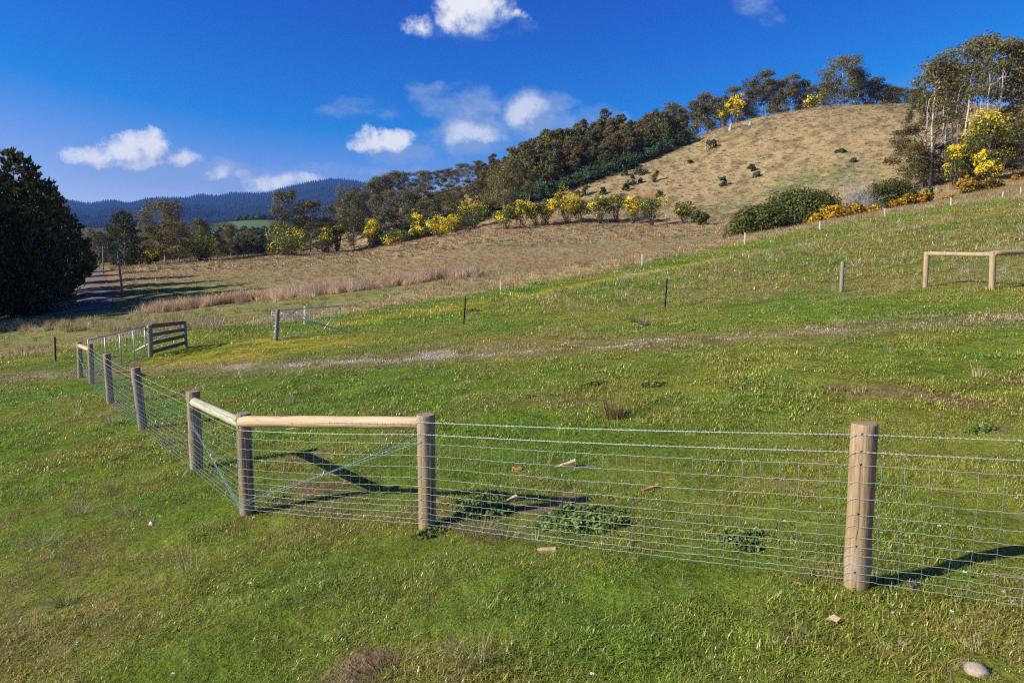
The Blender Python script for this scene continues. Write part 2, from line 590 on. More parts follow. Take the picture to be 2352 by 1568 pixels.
Y9 = lerp([(-9000, 150), (0, 150), (175, 150), (300, 205), (400, 210), (600, 240), (815, 250), (1000, 250), (1150, 232), (1300, 225), (1500, 215), (1710, 208), (1883, 198), (2032, 190),
           (2185, 180), (2352, 170), (9000, 170)])
py9 = lerp([(-9000, 690), (0, 683), (100, 660), (175, 643), (250, 622), (300, 611), (400, 605), (600, 590), (815, 577), (1000, 545), (1150, 525), (1300, 517), (1500, 517), (1574, 512), (1710, 500),
            (1883, 470), (2032, 445), (2185, 419), (2352, 400), (2800, 350), (3800, 280), (11000, 90)])
rows.append((Y9, z_of(py9, Y9)))
Y10 = lerp([(-9000, 400), (175, 400), (600, 500), (815, 430), (900, 420), (1100, 450), (1263, 470), (1400, 430), (1574, 390), (1677, 380), (1837, 370), (2063, 355), (2352, 320), (9000, 320)])
py10 = lerp([(-9000, 640), (0, 618), (175, 610), (400, 598), (600, 582), (700, 558), (760, 535), (815, 515), (885, 485), (950, 468), (1000, 456), (1100, 430), (1263, 372), (1355, 353), (1474, 343), (1574, 331),
             (1677, 298), (1775, 277), (1837, 267), (1906, 262), (2063, 260), (2150, 262), (2352, 275), (2800, 290), (3800, 260), (11000, 90)])
z10 = z_of(py10, Y10)
rows.append((Y10, z10))
Y11 = lerp([(-9000, 900), (600, 950), (815, 900), (1000, 800), (1574, 700), (11000, 650)])
z11 = np.where(COLS < 850, z_of(lerp([(-9000, 600), (0, 580), (400, 562), (600, 545), (850, 535), (11000, 530)]), Y11), z10 - 18)
rows.append((Y11, z11))
Y12 = np.full_like(COLS, 1350.0)
z12 = np.where(COLS < 850, z_of(lerp([(-9000, 560), (0, 530), (400, 522), (600, 508), (850, 508), (11000, 500)]), Y12), 90)
rows.append((Y12, z12))
rows.append((np.full_like(COLS, 9600.0), np.full_like(COLS, 60.0)))
ROWY = np.log(np.stack([r[0] for r in rows], 0))
ROWZ = np.stack([r[1] for r in rows], 0)

NC, NR = 520, 430
colq = np.concatenate([[-3500, -2600, -1900], np.linspace(-1400, -140, 30)[:-1], np.linspace(-140, 2500, NC - 70), np.linspace(2500, 3800, 30)[1:], [4600, 5600, 6000]])
rowv = np.linspace(0, len(rows) - 1, NR)
# more rows where the picture sees most
rv = np.concatenate([np.linspace(0, 1, 6)[:-1], np.linspace(1, 6, 190)[:-1], np.linspace(6, 9, 110)[:-1], np.linspace(9, 10, 90)[:-1], np.linspace(10, 11, 14)[:-1], np.linspace(11, 13, 16)])
ly = np.stack([pchip(COLS, ROWY[i], colq) for i in range(len(rows))], 0)
lz = np.stack([pchip(COLS, ROWZ[i], colq) for i in range(len(rows))], 0)
GY = np.zeros((len(rv), len(colq)))
GZ = np.zeros_like(GY)
idx = np.arange(len(rows), dtype=float)
for j in range(len(colq)):
    lyq = np.interp(rv, idx, ly[:, j])
    GY[:, j] = np.exp(lyq)
    GZ[:, j] = pchip(ly[:, j], lz[:, j], lyq)
GX = GY * ((colq - 1176) / F)[None, :]
GZ = GZ + ((fbm(GX / 1.3, GY / 1.3, 3, 5) - .5) * .12 + (fbm(GX / .42, GY / .42, 2, 8) - .5) * .07 * sstep(GY, 16, 9)) * sstep(GY, 60, 20) + (fbm(GX / 6, GY / 6, 3, 6) - .5) * .12 * sstep(GY, 30, 60) \
    + (fbm(GX / 22, GY / 22, 4, 7) - .5) * 1.6 * sstep(GY, 80, 180) * sstep(GY, 1300, 500)
nr, nc = GX.shape
GV = np.stack([GX, GY, GZ], -1).reshape(-1, 3)
ii = (np.arange(nr - 1)[:, None] * nc + np.arange(nc - 1)[None]).ravel()
GF = np.stack([ii, ii + 1, ii + nc + 1, ii + nc], -1)
# the near apron behind the viewpoint
bx = np.linspace(-300, 300, 41); by = np.linspace(-200, .98, 21)
BX, BY = np.meshgrid(bx, by)
BZ = 2.6 - 2.5 + .1 * np.clip(BX, -22, 22) + .05 * (BX - np.clip(BX, -22, 22))
BV = np.stack([BX, BY, BZ], -1).reshape(-1, 3)
k = (np.arange(20)[:, None] * 41 + np.arange(40)[None]).ravel() + len(GV)
BF = np.stack([k, k + 1, k + 42, k + 41], -1)
ALLV = np.concatenate([GV, BV])
bvh = BVHTree.FromPolygons([tuple(v) for v in GV.tolist()], GF.tolist())


def hit(px, py):
    d = ray(px, py)
    r = bvh.ray_cast(Vector(CAM), Vector(d).normalized())
    return np.array(r[0]) if r[0] is not None else None


def gz(x, y):
    r = bvh.ray_cast(Vector((x, y, 900)), Vector((0, 0, -1)))
    return r[0].z if r[0] is not None else 0.0


def polyline(pix):
    P = [hit(*p) for p in pix]
    return np.array([p for p in P if p is not None])[:, :2]


def dist_poly(x, y, P):
    d = np.full(np.shape(x), 1e9)
    for a, b in zip(P[:-1], P[1:]):
        ab = b - a
        t = np.clip(((x - a[0]) * ab[0] + (y - a[1]) * ab[1]) / (ab @ ab + 1e-9), 0, 1)
        d = np.minimum(d, np.hypot(x - a[0] - t * ab[0], y - a[1] - t * ab[1]))
    return d


TRACK = polyline([(-60, 868), (60, 863), (180, 858), (340, 848), (500, 842), (650, 838), (850, 828), (1050, 815), (1250, 805), (1450, 793), (1640, 779), (1800, 769), (2000, 752), (2200, 738), (2352, 728), (2500, 716)])
TRACKW = [.3, .4, .4, .1, .3, .85, .80, .55, .25, .25, .40, .30, .12, .34, .36, .3]
RUT = polyline([(960, 812), (1060, 805), (1150, 796), (1300, 789), (1450, 782), (1560, 779)])
MOSS = polyline([(560, 790), (700, 760), (850, 735), (950, 720), (1150, 690), (1300, 660), (1450, 632), (1600, 604), (1720, 582), (1850, 560), (1980, 540), (2100, 520), (2352, 480)])
SAND = polyline([(1440, 634), (1560, 612), (1720, 583), (1850, 560)])
SAND2 = polyline([(1960, 545), (2040, 532), (2110, 518)])
ROAD = polyline([(190, 715), (202, 692), (212, 675), (206, 655), (204, 640), (208, 628), (211, 619)])
VERGE = polyline([(120, 705), (260, 684)])
DRAIN = polyline([(372, 712), (450, 706), (560, 692), (640, 682), (720, 676), (800, 668), (900, 656), (1000, 644), (1080, 637)])
MOSSP = [hit(*p)[:2] for p in ((470, 812), (560, 795), (610, 790), (520, 825), (420, 838), (660, 800))]
RED = [(hit(*p)[:2], r) for p, r in (((1322, 433), 5), ((1455, 440), 2), ((1500, 447), 5), ((1475, 517), 6), ((1180, 528), 6), ((1330, 517), 5))]
GREENP = [(hit(*p)[:2], rx, ry) for p, rx, ry in (((1905, 408), 16, 12), ((1840, 415), 9, 8), ((1380, 468), 9, 8), ((1700, 468), 16, 10), ((1250, 567), 10, 3), ((1150, 565), 8, 3))]

C_GREEN = np.array([.118, .192, .021]); C_OLIVE = np.array([.182, .205, .030]); C_MOSS = np.array([.36, .31, .03])
C_STRAW = np.array([.43, .335, .165]); C_BROWN = np.array([.345, .25, .122]); C_BARE = np.array([.22, .145, .085])
C_GRAVEL = np.array([.37, .30, .215]); C_RED = np.array([.42, .17, .06]); C_GREEN2 = np.array([.215, .205, .075])


def zone(x, y):
    """field survey: colour, straw share, grass cover, moss/gravel shares at plan positions"""
    x, y = np.asarray(x, float), np.asarray(y, float)
    t = y - (45.4 + .5 * np.clip(x, -60, 45))
    beyond = sstep(t, .8, 3.0)
    n6 = fbm(x / 5.5, y / 5.5, 4, 11)
    n2 = fbm(x / 1.6, y / 1.6, 4, 12)
    n1 = fbm(x / .7, y / .7, 3, 13)
    nb = fbm(x / 14 + y / 40, y / 4.5 - x / 22, 4, 14)
    nw = fbm(x / 30, y / 30, 3, 15)
    col = C_GREEN + (C_OLIVE - C_GREEN) * sstep(n6 * .6 + n2 * .4, .36, .62)[..., None]
    # dry grass: thin in the middle, thicker to the left foreground, bottom right and up the right-hand slope
    dryness = .10 + .22 * sstep(-x - y * .25, 0.2, 4.5) * sstep(y, 14, 6) + .40 * sstep(x, 0.5, 3.5) * sstep(y, 5.6, 4.3) \
        + .64 * sstep(y + .45 * x, 27, 35) * sstep(x, -6, 6) * (1 - beyond) * sstep(t, -3.5, -9)
    straw = sstep(.55 * n2 + .45 * nb + dryness * .45, .58, .74)
    straw = np.clip(straw, 0, 1) * (.55 + .45 * n1)
    thatch = sstep(y, 34, 18)
    # the strip of tall dry grass along the electric fence, and the brown paddock behind
    strip = sstep(t, 1.6, 3.4) * sstep(t, 11, 6)
    gfield = sstep(.5 * nb + .3 * nw + .2 * n2, .47, .60) * .8 * sstep(y, 210, 120) + .25 * sstep(y, 250, 330) * sstep(nw, .4, .6)
    valley = np.maximum(sstep(x + y * .12, 0, -6) * sstep(y + (n6 - .5) * 12, 80, 66), sstep(x + .45 * y, 8, -4) * sstep(y, 120, 95)) * beyond
    fcol = C_BROWN + (C_GREEN2 * np.array([.95, 1.06, .8]) - C_BROWN) * np.clip(gfield + valley * .75, 0, 1)[..., None]
    fcol = fcol + (C_STRAW - fcol) * (.45 * sstep(n2 * .5 + nb * .5, .48, .66) * (1 - valley))[..., None]
    fcol = fcol + (C_STRAW * np.array([1.02, .97, .95]) - fcol) * (strip * .85)[..., None]
    scr = sstep(fbm(x / 3.2, y / 4.5, 4, 33), .53, .64) * sstep(y, 170, 230)
    fcol = fcol + (np.array([.13, .10, .05]) - fcol) * (scr * .62)[..., None]
    col = col + (fcol - col) * beyond[..., None]
    straw = straw * (1 - beyond) + beyond * np.clip(.8 - gfield * .6 - valley * .7 + strip, 0, 1)
    for c, rx, ry in GREENP:
        g = np.exp(-((x - c[0]) / rx) ** 2 - ((y - c[1]) / ry) ** 2) * sstep(n2, .3, .6)
        col = col + (np.array([.13, .17, .06]) - col) * (g * .8)[..., None]
    # yellow moss
    mo = np.zeros_like(x)
    for c in MOSSP:
        mo = np.maximum(mo, np.exp(-((x - c[0]) / 3.0) ** 2 - ((y - c[1]) / 1.7) ** 2))
    mo = np.maximum(mo * 1.1, .85 * np.exp(-(dist_poly(x, y, MOSS) / 1.15) ** 2))
    mo = np.clip(mo * sstep(n2 * .6 + n6 * .4, .30, .58), 0, 1) * (1 - beyond)
    col = col + (C_MOSS - col) * (mo * .85)[..., None]
    cover = np.ones_like(x) - .55 * mo
    # wheel tracks
    tw = np.interp(x, TRACK[:, 0], TRACKW)
    dt = np.minimum(dist_poly(x, y, TRACK) + (n6 - .5) * .9, dist_poly(x, y, RUT) + .1 + (n6 - .5) * .8)
    tr = sstep(dt + (n2 - .5) * 1.0, .70, .10) * sstep(n1 * .4 + n2 * .6, .62 - .42 * tw, .80 - .42 * tw)
    tr = np.maximum(tr, .8 * sstep(np.minimum(dist_poly(x, y, SAND), dist_poly(x, y, SAND2)) + (n2 - .5) * 1.5, .8, .1))
    worn = sstep(dt + (n2 - .5) * 1.8, 2.2, .3) * (1 - beyond)
    col = col + (np.array([.24, .17, .09]) - col) * (worn * .5)[..., None]
    col = col + (C_GRAVEL - col) * (tr * sstep(n1 * .5 + n6 * .5, .28, .6))[..., None]
    cover = cover * (1 - .9 * tr) * (1 - .4 * worn)
    # bare spots in the foreground at the right, road, clay
    ba = sstep(n1 * .45 + n2 * .55 + .12 * sstep(x, 1, 3.2) * sstep(y, 5.4, 4.2), .66, .74) * sstep(y, 16, 9)
    col = col + (C_BARE - col) * (ba * .9)[..., None]
    cover = cover * (1 - .8 * ba)
    for c, r in RED:
        g = np.exp(-(((x - c[0]) / r) ** 2 + ((y - c[1]) / (r * .8)) ** 2) * 1.6) * sstep(n1 * .4 + n2 * .6, .35, .5)
        col = col + (C_RED - col) * (g * .9)[..., None]
    rd = dist_poly(x, y, ROAD)
    vg = sstep(rd, 6.5, 3.5) * sstep(y, 88, 96)
    col = col + (np.array([.26, .15, .085]) - col) * (vg * .75)[..., None]
    cover = cover * (1 - vg)
    # beyond the tree line: valley pastures
    far = sstep(y, 380, 520)
    farc = np.array([.028, .040, .016]) + (np.array([.085, .085, .045]) - np.array([.028, .040, .016])) * sstep(fbm(x / 90, y / 90, 3, 30), .4, .6)[..., None]
    pad = sstep(np.abs(x / np.maximum(y, 1) + .385), .042, .030) * sstep(y, 1030, 1090) * sstep(y, 1330, 1260)
    farc = farc + (np.array([.105, .16, .06]) - farc) * pad[..., None]
    col = col + (farc - col) * far[..., None]
    return np.clip(col, .004, .9), straw, np.clip(cover, 0, 1), mo, tr, beyond


gcol = zone(ALLV[:, 0], ALLV[:, 1])[0]
me = mesh_np('ground', ALLV, [GF, BF], [M_GROUND], smooth=True)
a = me.attributes.new('gcol', 'FLOAT_COLOR', 'POINT')
cc = np.ones((len(ALLV), 4), np.float32)
cc[:, :3] = gcol
a.data.foreach_set('color', cc.ravel())
tag(link('ground', me), 'grassy hill paddocks of green pasture and dry brown grass', kind='structure')

# gravel road between the pines
def build_road():
    pts = np.array(ROAD)
    s = np.linspace(0, len(pts) - 1, 60)
    cx, cy = np.interp(s, np.arange(len(pts)), pts[:, 0]), np.interp(s, np.arange(len(pts)), pts[:, 1])
    T = np.stack([np.gradient(cx), np.gradient(cy)], 1)
    T /= np.linalg.norm(T, axis=1)[:, None]
    Nn = np.stack([T[:, 1], -T[:, 0]], 1)
    V = []
    for i in range(60):
        for w in np.linspace(-2.9, 2.9, 9):
            x, y = cx[i] + Nn[i, 0] * w, cy[i] + Nn[i, 1] * w
            V.append((x, y, gz(x, y) + .05 + .05 * (1 - (w / 2.9) ** 2)))
    k = (np.arange(59)[:, None] * 9 + np.arange(8)[None]).ravel()
    f = np.stack([k, k + 1, k + 10, k + 9], -1)
    m, n = mat('gravel_road')
    geo = n.new('ShaderNodeNewGeometry')
    v = n.noise(geo.outputs['Position'], 1.3, 6, .7)
    c = n.mix(n.ramp(v, .3, .7), (.15, .115, .085, 1), (.26, .21, .165, 1))
    finish(n, n.new('ShaderNodeBsdfDiffuse', i0=c))
    tag(link('gravel_road', mesh_np('gravel_road', V, [f], [m], smooth=True)), 'grey gravel road running away beside the tall pines', kind='structure')


build_road()

# ------------------------------------------------------------------ far mountain and its forest
SKY = [(-700, 470), (-300, 462), (0, 455), (172, 459), (216, 466), (274, 459), (307, 465), (366, 453), (439, 453), (476, 446), (512, 448), (549, 442), (622, 442), (659, 431), (714, 419), (745, 413), (768, 410),
       (803, 412), (852, 421), (900, 432), (1000, 460), (1150, 490), (1400, 500)]


def build_mountain():
    sk = np.array(SKY, float)
    cq = np.linspace(-700, 1400, 420)
    sky_py = pchip(sk[:, 0], sk[:, 1], cq)
    rq = np.linspace(0, 1, 90)
    S = 2.2                                  # kilometres away
    Y = (1300 + 2400 * rq) * S
    zb = 75.0 * S
    zt = z_of(sky_py + 2, np.full_like(cq, 3700.0 * S))
    X = ((cq - 1176) / F)[None] * Y[:, None]
    prof = (rq ** 1.15)[:, None]
    YY = np.repeat(Y[:, None], len(cq), 1)
    Z = zb + (zt[None] - zb) * prof
    ridge = np.abs(fbm(X / (420 * S), YY / (420 * S), 4, 40) - .5) * 2
    Z = Z - 85 * S * (1 - ridge) * np.sin(prof * math.pi) + 55 * S * np.sin(prof * math.pi)
    Z[0] = 20
    # back slope
    Xb = X[-1:] * 1.3; Yb = YY[-1:] + 1100; Zb = Z[-1:] * 0 + 60
    X, YY, Z = np.concatenate([X, Xb]), np.concatenate([YY, Yb]), np.concatenate([Z, Zb])
    V = np.stack([X, YY, Z], -1).reshape(-1, 3)
    r, c = X.shape
    k = (np.arange(r - 1)[:, None] * c + np.arange(c - 1)[None]).ravel()
    f = np.stack([k, k + 1, k + c + 1, k + c], -1)
    m, n = mat('mountain_forest_floor')
    geo = n.new('ShaderNodeNewGeometry')
    v = n.noise(geo.outputs['Position'], .015, 8, .8)
    col = n.mix(n.ramp(v, .35, .65), (.010, .012, .008, 1), (.024, .025, .016, 1))
    finish(n, n.new('ShaderNodeBsdfDiffuse', i0=col))
    tag(link('mountain', mesh_np('mountain', V, [f], [m], smooth=True)), 'long blue forested mountain on the horizon', kind='structure')
    # the wood on it
    R = rng(5)
    b2 = BVHTree.FromPolygons([tuple(v) for v in V.tolist()], f.tolist())
    pts = []
    n_try = 34000
    ti = R.random(n_try) * (len(cq) - 1); ri = np.sqrt(R.random(n_try)) * 89.0
    i0, j0 = ri.astype(int), ti.astype(int)
    base = V.reshape(r, c, 3)[i0, j0] * (1 - (ri - i0))[:, None] + V.reshape(r, c, 3)[i0 + 1, j0] * (ri - i0)[:, None]
    base[:, 0] += (R.random(n_try) - .5) * 8
    keep = (i0 < 89)
    tt = base[:, 0] / base[:, 1]
    # clear the green paddock's outlook
    keep &= ~((np.abs(tt + .375) < .06) & (base[:, 1] < 1500 * S))
    base = base[keep]
    octa = np.array([[1, 0, 0], [0, 1, 0], [-1, 0, 0], [0, -1, 0], [0, 0, 1], [0, 0, -.7]], float)
    of = np.array([[0, 1, 4], [1, 2, 4], [2, 3, 4], [3, 0, 4], [1, 0, 5], [2, 1, 5], [3, 2, 5], [0, 3, 5]])
    nT = len(base)
    hgt = 13 + 13 * R.random(nT)
    wid = 7 + 5 * R.random(nT)
    tv = octa[None] * np.stack([wid, wid, hgt * .55], -1)[:, None] * (0.7 + .6 * R.random((nT, 6, 1)))
    ang = R.random(nT) * 6.28
    ca, sa = np.cos(ang)[:, None], np.sin(ang)[:, None]
    tx = tv[..., 0] * ca - tv[..., 1] * sa
    ty = tv[..., 0] * sa + tv[..., 1] * ca
    tv = np.stack([tx, ty, tv[..., 2] + hgt[:, None] * .5], -1) + base[:, None]
    tf = of[None] + (np.arange(nT) * 6)[:, None, None]
    tone = (.7 + .6 * R.random(nT))[:, None] * np.array([.034, .033, .026]) * (1 + .5 * (fbm(base[:, 0] / 330, base[:, 1] / 330, 3, 41) - .5))[:, None]
    o = link('far_forest', mesh_np('far_forest', tv.reshape(-1, 3), [tf.reshape(-1, 3)], [M_FAR], np.repeat(tone, 8, 0)))
    tag(o, 'dense forest of tiny trees covering the far mountain', kind='stuff')


build_mountain()

# ------------------------------------------------------------------ tree makers
EUC = np.array([[.145, .132, .042], [.175, .138, .048], [.115, .124, .038], [.205, .135, .055], [.150, .158, .046]])
GREY_GREEN = np.array([[.135, .135, .062], [.11, .123, .055], [.165, .15, .075]])
PINE = np.array([[.036, .050, .016], [.050, .064, .020], [.075, .080, .024], [.100, .085, .034]])
WATTLE = np.array([[.120, .140, .034], [.095, .12, .036], [.17, .17, .034]])
YELLOW = np.array([[.93, .70, .018], [.86, .64, .02], [.95, .76, .05]])
GORSE = np.array([[.085, .085, .022], [.11, .095, .025], [.06, .065, .022]])
ORANGE = np.array([[.62, .33, .010], [.66, .40, .012], [.52, .28, .012]])
BLUEGREEN = np.array([[.085, .140, .062], [.068, .115, .056], [.11, .15, .058]])
HEDGE = np.array([[.11, .12, .030], [.13, .138, .033], [.090, .10, .028], [.155, .15, .038]])


def leaf_quads(R, C, size, normal, aspect=1.6, along=None):
    """one small quad per centre, facing roughly along normal"""
    n = len(C)
    nrm = normal / (np.linalg.norm(normal, axis=1)[:, None] + 1e-9)
    if along is None:
        r = R.normal(size=(n, 3))
    else:
        r = along + .35 * R.normal(size=(n, 3))
    A = r - nrm * np.sum(r * nrm, 1)[:, None]
    A /= np.linalg.norm(A, axis=1)[:, None] + 1e-9
    B = np.cross(nrm, A)
    s = size * (.6 + .8 * R.random(n))[:, None]
    a, b = A * s * aspect ** .5, B * s / aspect ** .5
    V = np.stack([C - a * .5, C + b * .5 * (.7 + .5 * R.random((n, 1))), C + a * (.5 + .2 * R.random((n, 1))), C - b * .5], 1).reshape(-1, 3)
    Fq = np.arange(4 * n).reshape(n, 4)
    return V, Fq


def clump(mb, R, c, r, n, size, pal, flower=0.0, fpal=None, shell=.55, aspect=1.6, outw=.8, upb=.25, top_flower=True):
    d = R.normal(size=(n, 3))
    d /= np.linalg.norm(d, axis=1)[:, None]
    rad = shell + (1 - shell) * R.random(n) ** .6
    rad *= .85 + .3 * R.random(n)
    C = np.asarray(c) + d * rad[:, None] * np.asarray(r)
    nr_ = d * outw + R.normal(size=(n, 3)) * .45 + np.array([0, 0, upb])
    V, Fq = leaf_quads(R, C, size, nr_, aspect)
    tone = .75 + .5 * R.random()
    col = pal[R.integers(len(pal), size=n)] * (.75 + .5 * R.random((n, 1))) * tone
    if flower > 0:
        fl = R.random(n) < flower * (.55 + .75 * np.clip(d[:, 2] + .4, 0, 1) * 1.0 if top_flower else 1.0)
        col[fl] = fpal[R.integers(len(fpal), size=fl.sum())] * (.8 + .4 * R.random((fl.sum(), 1)))
    mb.add(V, [Fq], col)


def wiggle(R, a, b, n=5, amt=.06):
    a, b = np.asarray(a, float), np.asarray(b, float)
    t = np.linspace(0, 1, n)[:, None]
    P = a + (b - a) * t
    L = np.linalg.norm(b - a)
    off = R.normal(size=(n, 3)) * L * amt
    off[0] = 0; off[-1] *= .3
    return P + off


def eucalypt(seed, H, width, style='dense', pal=EUC, density=1.0, lsize=.55, flower=0, fpal=YELLOW, bark=1.0):
    R = rng(seed)
    tr, cr = MB(), MB()
    lean = R.normal(size=2) * .03 * H
    top = np.array([lean[0], lean[1], H * .93])
    path = wiggle(R, (0, 0, -1.0), top, 8, .012)
    rb = .0115 * H * bark
    tr.tube(path, np.linspace(rb, rb * .22, 8), 7)
    lo = {'dense': .13, 'open': .40, 'spread': .18, 'column': .18}[style]
    nl = {'dense': 20, 'open': 17, 'spread': 24, 'column': 16}[style]
    for i in range(nl):
        f = lo + (1 - lo) * (i + .5) / nl * .92
        h = f * H
        p0 = np.array([np.interp(h, path[:, 2], path[:, q]) for q in range(3)])
        q = (f - lo) / (1 - lo)
        prof = {'dense': (.55 + .75 * math.sin(min(1, q + .12) * math.pi) ** .7) * .8, 'open': .45 + .65 * math.sin((.15 + .8 * q) * math.pi), 'spread': .6 + .55 * math.sin((q * .9 + .08) * math.pi),
                'column': .75 * math.sin((q * .85 + .15) * math.pi) ** .6 + .25}[style]
        an = i * 2.4 + R.normal() * .5
        rad = width * .5 * prof * (.55 + .45 * R.random())
        rise = H * (.05 + .09 * R.random())
        e = p0 + np.array([math.cos(an) * rad * .72, math.sin(an) * rad * .72, rise])
        e[2] = min(e[2], H * .96)
        st = p0 - np.array([0, 0, H * .08 * R.random()])
        tr.tube(wiggle(R, st, e, 5, .07), np.linspace(rb * .42 * (1.25 - f), rb * .1, 5), 5)
        nsub = 2 if style in ('dense', 'column') else 3
        for s_ in range(nsub):
            cs = e + R.normal(size=3) * np.array([.13, .13, .05]) * width * (0 if s_ == 0 else 1)
            rr = width * (.17 if style == 'spread' else .22) * (.75 + .5 * R.random()) * (.75 if s_ else 1)
            clump(cr, R, cs, (rr, rr, rr * .75), int(72 * density), lsize, pal, flower, fpal, .45)
    rr = width * .16
    clump(cr, R, top + np.array([0, 0, H * .02]), (rr, rr, rr * .9), int(50 * density), lsize, pal, flower, fpal, .4)
    return tr, cr


def conifer(seed, H, width, dens=1.0, lsize=.5, pal=PINE, bare=.06):
    R = rng(seed)
    tr, cr = MB(), MB()
    path = wiggle(R, (0, 0, -1), (R.normal() * .2, R.normal() * .2, H), 7, .006)
    tr.tube(path, np.linspace(.016 * H, .02, 7), 7)
    nlev = int(15 + H * .25)
    for i in range(nlev):
        f = bare + (1 - bare) * i / nlev
        q = (f - bare) / (1 - bare)
        prof = (.72 + .28 * min(1, q * 4)) * (1 - q ** 1.9) ** .8
        L0 = width * .5 * prof
        nb = 7 if q < .8 else 6
        for j in range(nb):
            an = i * 1.1 + j * 6.283 / nb + R.normal() * .25
            L = L0 * (.42 + .78 * R.random() ** .8) + .4
            dirv = np.array([math.cos(an), math.sin(an), 0])
            p0 = np.array([0, 0, f * H])
            e = p0 + dirv * L + np.array([0, 0, L * (.12 + .22 * q)])
            tr.tube([p0, (p0 + e) / 2 - np.array([0, 0, L * .05]), e], [.05, .04, .015], 4)
            nn = max(8, int(16 * dens * (L / 2.2)))
            tpar = .30 + .74 * R.random(nn) ** .55
            C = p0 + (e - p0) * tpar[:, None] + R.normal(size=(nn, 3)) * np.array([.34, .34, .26]) * (.5 + L * .09)
            upv = dirv * .5 + np.array([0, 0, .85])
            nrm = np.cross(np.tile(upv, (nn, 1)), R.normal(size=(nn, 3)))
            nrm = nrm + dirv * .5
            V, Fq = leaf_quads(R, C, lsize, nrm, 2.0, np.tile(upv, (nn, 1)))
            col = pal[R.integers(len(pal), size=nn)] * (.7 + .6 * R.random((nn, 1)))
            cr.add(V, [Fq], col)
    # leading shoots
    for j in range(9):
        an = R.random() * 6.28
        rr = R.random() * width * .12
        C = np.array([[math.cos(an) * rr, math.sin(an) * rr, H * (1 - .02 - .28 * rr / max(width * .12, .1) * .4)]]) + np.array([[0, 0, .25 * k] for k in range(4)])
        V, Fq = leaf_quads(R, C, lsize * .9, R.normal(size=(4, 3)) * np.array([1, 1, .1]), 2.2, np.tile([0, 0, 1.0], (4, 1)))
        cr.add(V, [Fq], pal[R.integers(len(pal), size=4)])
    return tr, cr


def wattle(seed, H, width, flower=.5, pal=WATTLE, fpal=YELLOW, lsize=.42, bare=.28, n=16, dens=1.0, stems=3):
    R = rng(seed)
    tr, cr = MB(), MB()
    cen = np.array([0, 0, H * (bare + (1 - bare) * .5)])
    rz = H * (1 - bare) * .5
    bases = R.normal(size=(stems, 2)) * width * .06
    for i in range(n):
        d = R.normal(size=3); d /= np.linalg.norm(d)
        f = .3 + .55 * R.random() ** .5
        c = cen + d * f * np.array([width * .5, width * .5, rz])
        b = bases[i % stems]
        tr.tube(wiggle(R, (b[0], b[1], -.3), c, 6, .05), np.linspace(.013 * H, .004 * H, 6), 5)
        rr = width * .22 * (.7 + .6 * R.random())
        clump(cr, R, c, (rr, rr, rr * .8), int(100 * dens), lsize, pal, (min(1.0, .75 + .3 * R.random()) if R.random() < min(.90, flower * .95) else .10 * R.random() * (flower > 0)), fpal, .5)
    return tr, cr


def bush(seed, w, d, h, pal, n=30, per=70, lsize=.25, flower=0, fpal=ORANGE, stems=6, rfac=.2):
    """leafy mass resting on the ground: w x d in plan, h high"""
    R = rng(seed)
    tr, cr = MB(), MB()
    for i in range(stems):
        an = R.random() * 6.28
        e = np.array([math.cos(an) * w * .25, math.sin(an) * d * .25, h * (.4 + .3 * R.random())])
        tr.tube(wiggle(R, (e[0] * .2, e[1] * .2, -.2), e, 5, .08), np.linspace(.03 * h, .008 * h, 5), 5)
    for i in range(n):
        # points over a dome
        z = R.random() ** .8
        an = R.random() * 6.28
        k = math.sqrt(max(0, 1 - z * z))
        bump = .80 + .2 * R.random()
        c = np.array([math.cos(an) * k * w * .5 * bump, math.sin(an) * k * d * .5 * bump, z * h * .86 * bump])
        rr = min(w, d, h * 1.6) * rfac * (.7 + .6 * R.random())
        clump(cr, R, c, (rr, rr, rr * .85), per, lsize, pal, flower, fpal, .6)
    return tr, cr


def bare_bush(seed, w, h, n=70, r=.03):
    R = rng(seed)
    tr = MB()
    for i in range(n):
        an = R.random() * 6.28
        el = .25 + 1.2 * R.random()
        L = (.6 + .5 * R.random())
        d = np.array([math.cos(an) * math.cos(el) * w * .5, math.sin(an) * math.cos(el) * w * .5, math.sin(el) * h]) * L
        P = wiggle(R, (0, 0, -.1), d, 6, .07)
        tr.tube(P, np.linspace(r, r * .3, 6), 4)
        for k in range(5):
            q = P[2 + k % 4]
            e = q + (d * .3 + R.normal(size=3) * np.array([w, w, h]) * .10)
            tr.tube(wiggle(R, q, e, 4, .1), np.linspace(r * .5, r * .2, 4), 4)
    return tr


def tree_meshes(pair, bark=M_BARK):
    tr, cr = pair
    return tr.mesh('trunk', bark, True, False), cr.mesh('crown', M_LEAF)


def put_tree(name, meshes, loc, label, cat, group=None, rz=0.0, scale=1.0):
    o = thing(name, loc, label, cat, group, rz, scale)
    link('trunk', meshes[0], o)
    if meshes[1] is not None:
        link('crown', meshes[1], o)
    return o


def spot(px, py_base=None, Y=None):
    """ground point seen at px, py or at bearing px and distance Y"""
    if Y is None:
        return hit(px, py_base)
    x = (px - 1176) / F * Y * .995
    return np.array([x, Y, gz(x, Y)])


def height_to(p, py_top):
    """height of a vertical at p whose top is seen at py_top"""
    d = ray(1176, py_top)
    return CAM[2] + d[2] / d[1] * p[1] - p[2]


rt = rng(77)

ORD = ['nearest', 'second', 'third', 'fourth', 'fifth', 'sixth', 'seventh', 'eighth', 'ninth', 'tenth']


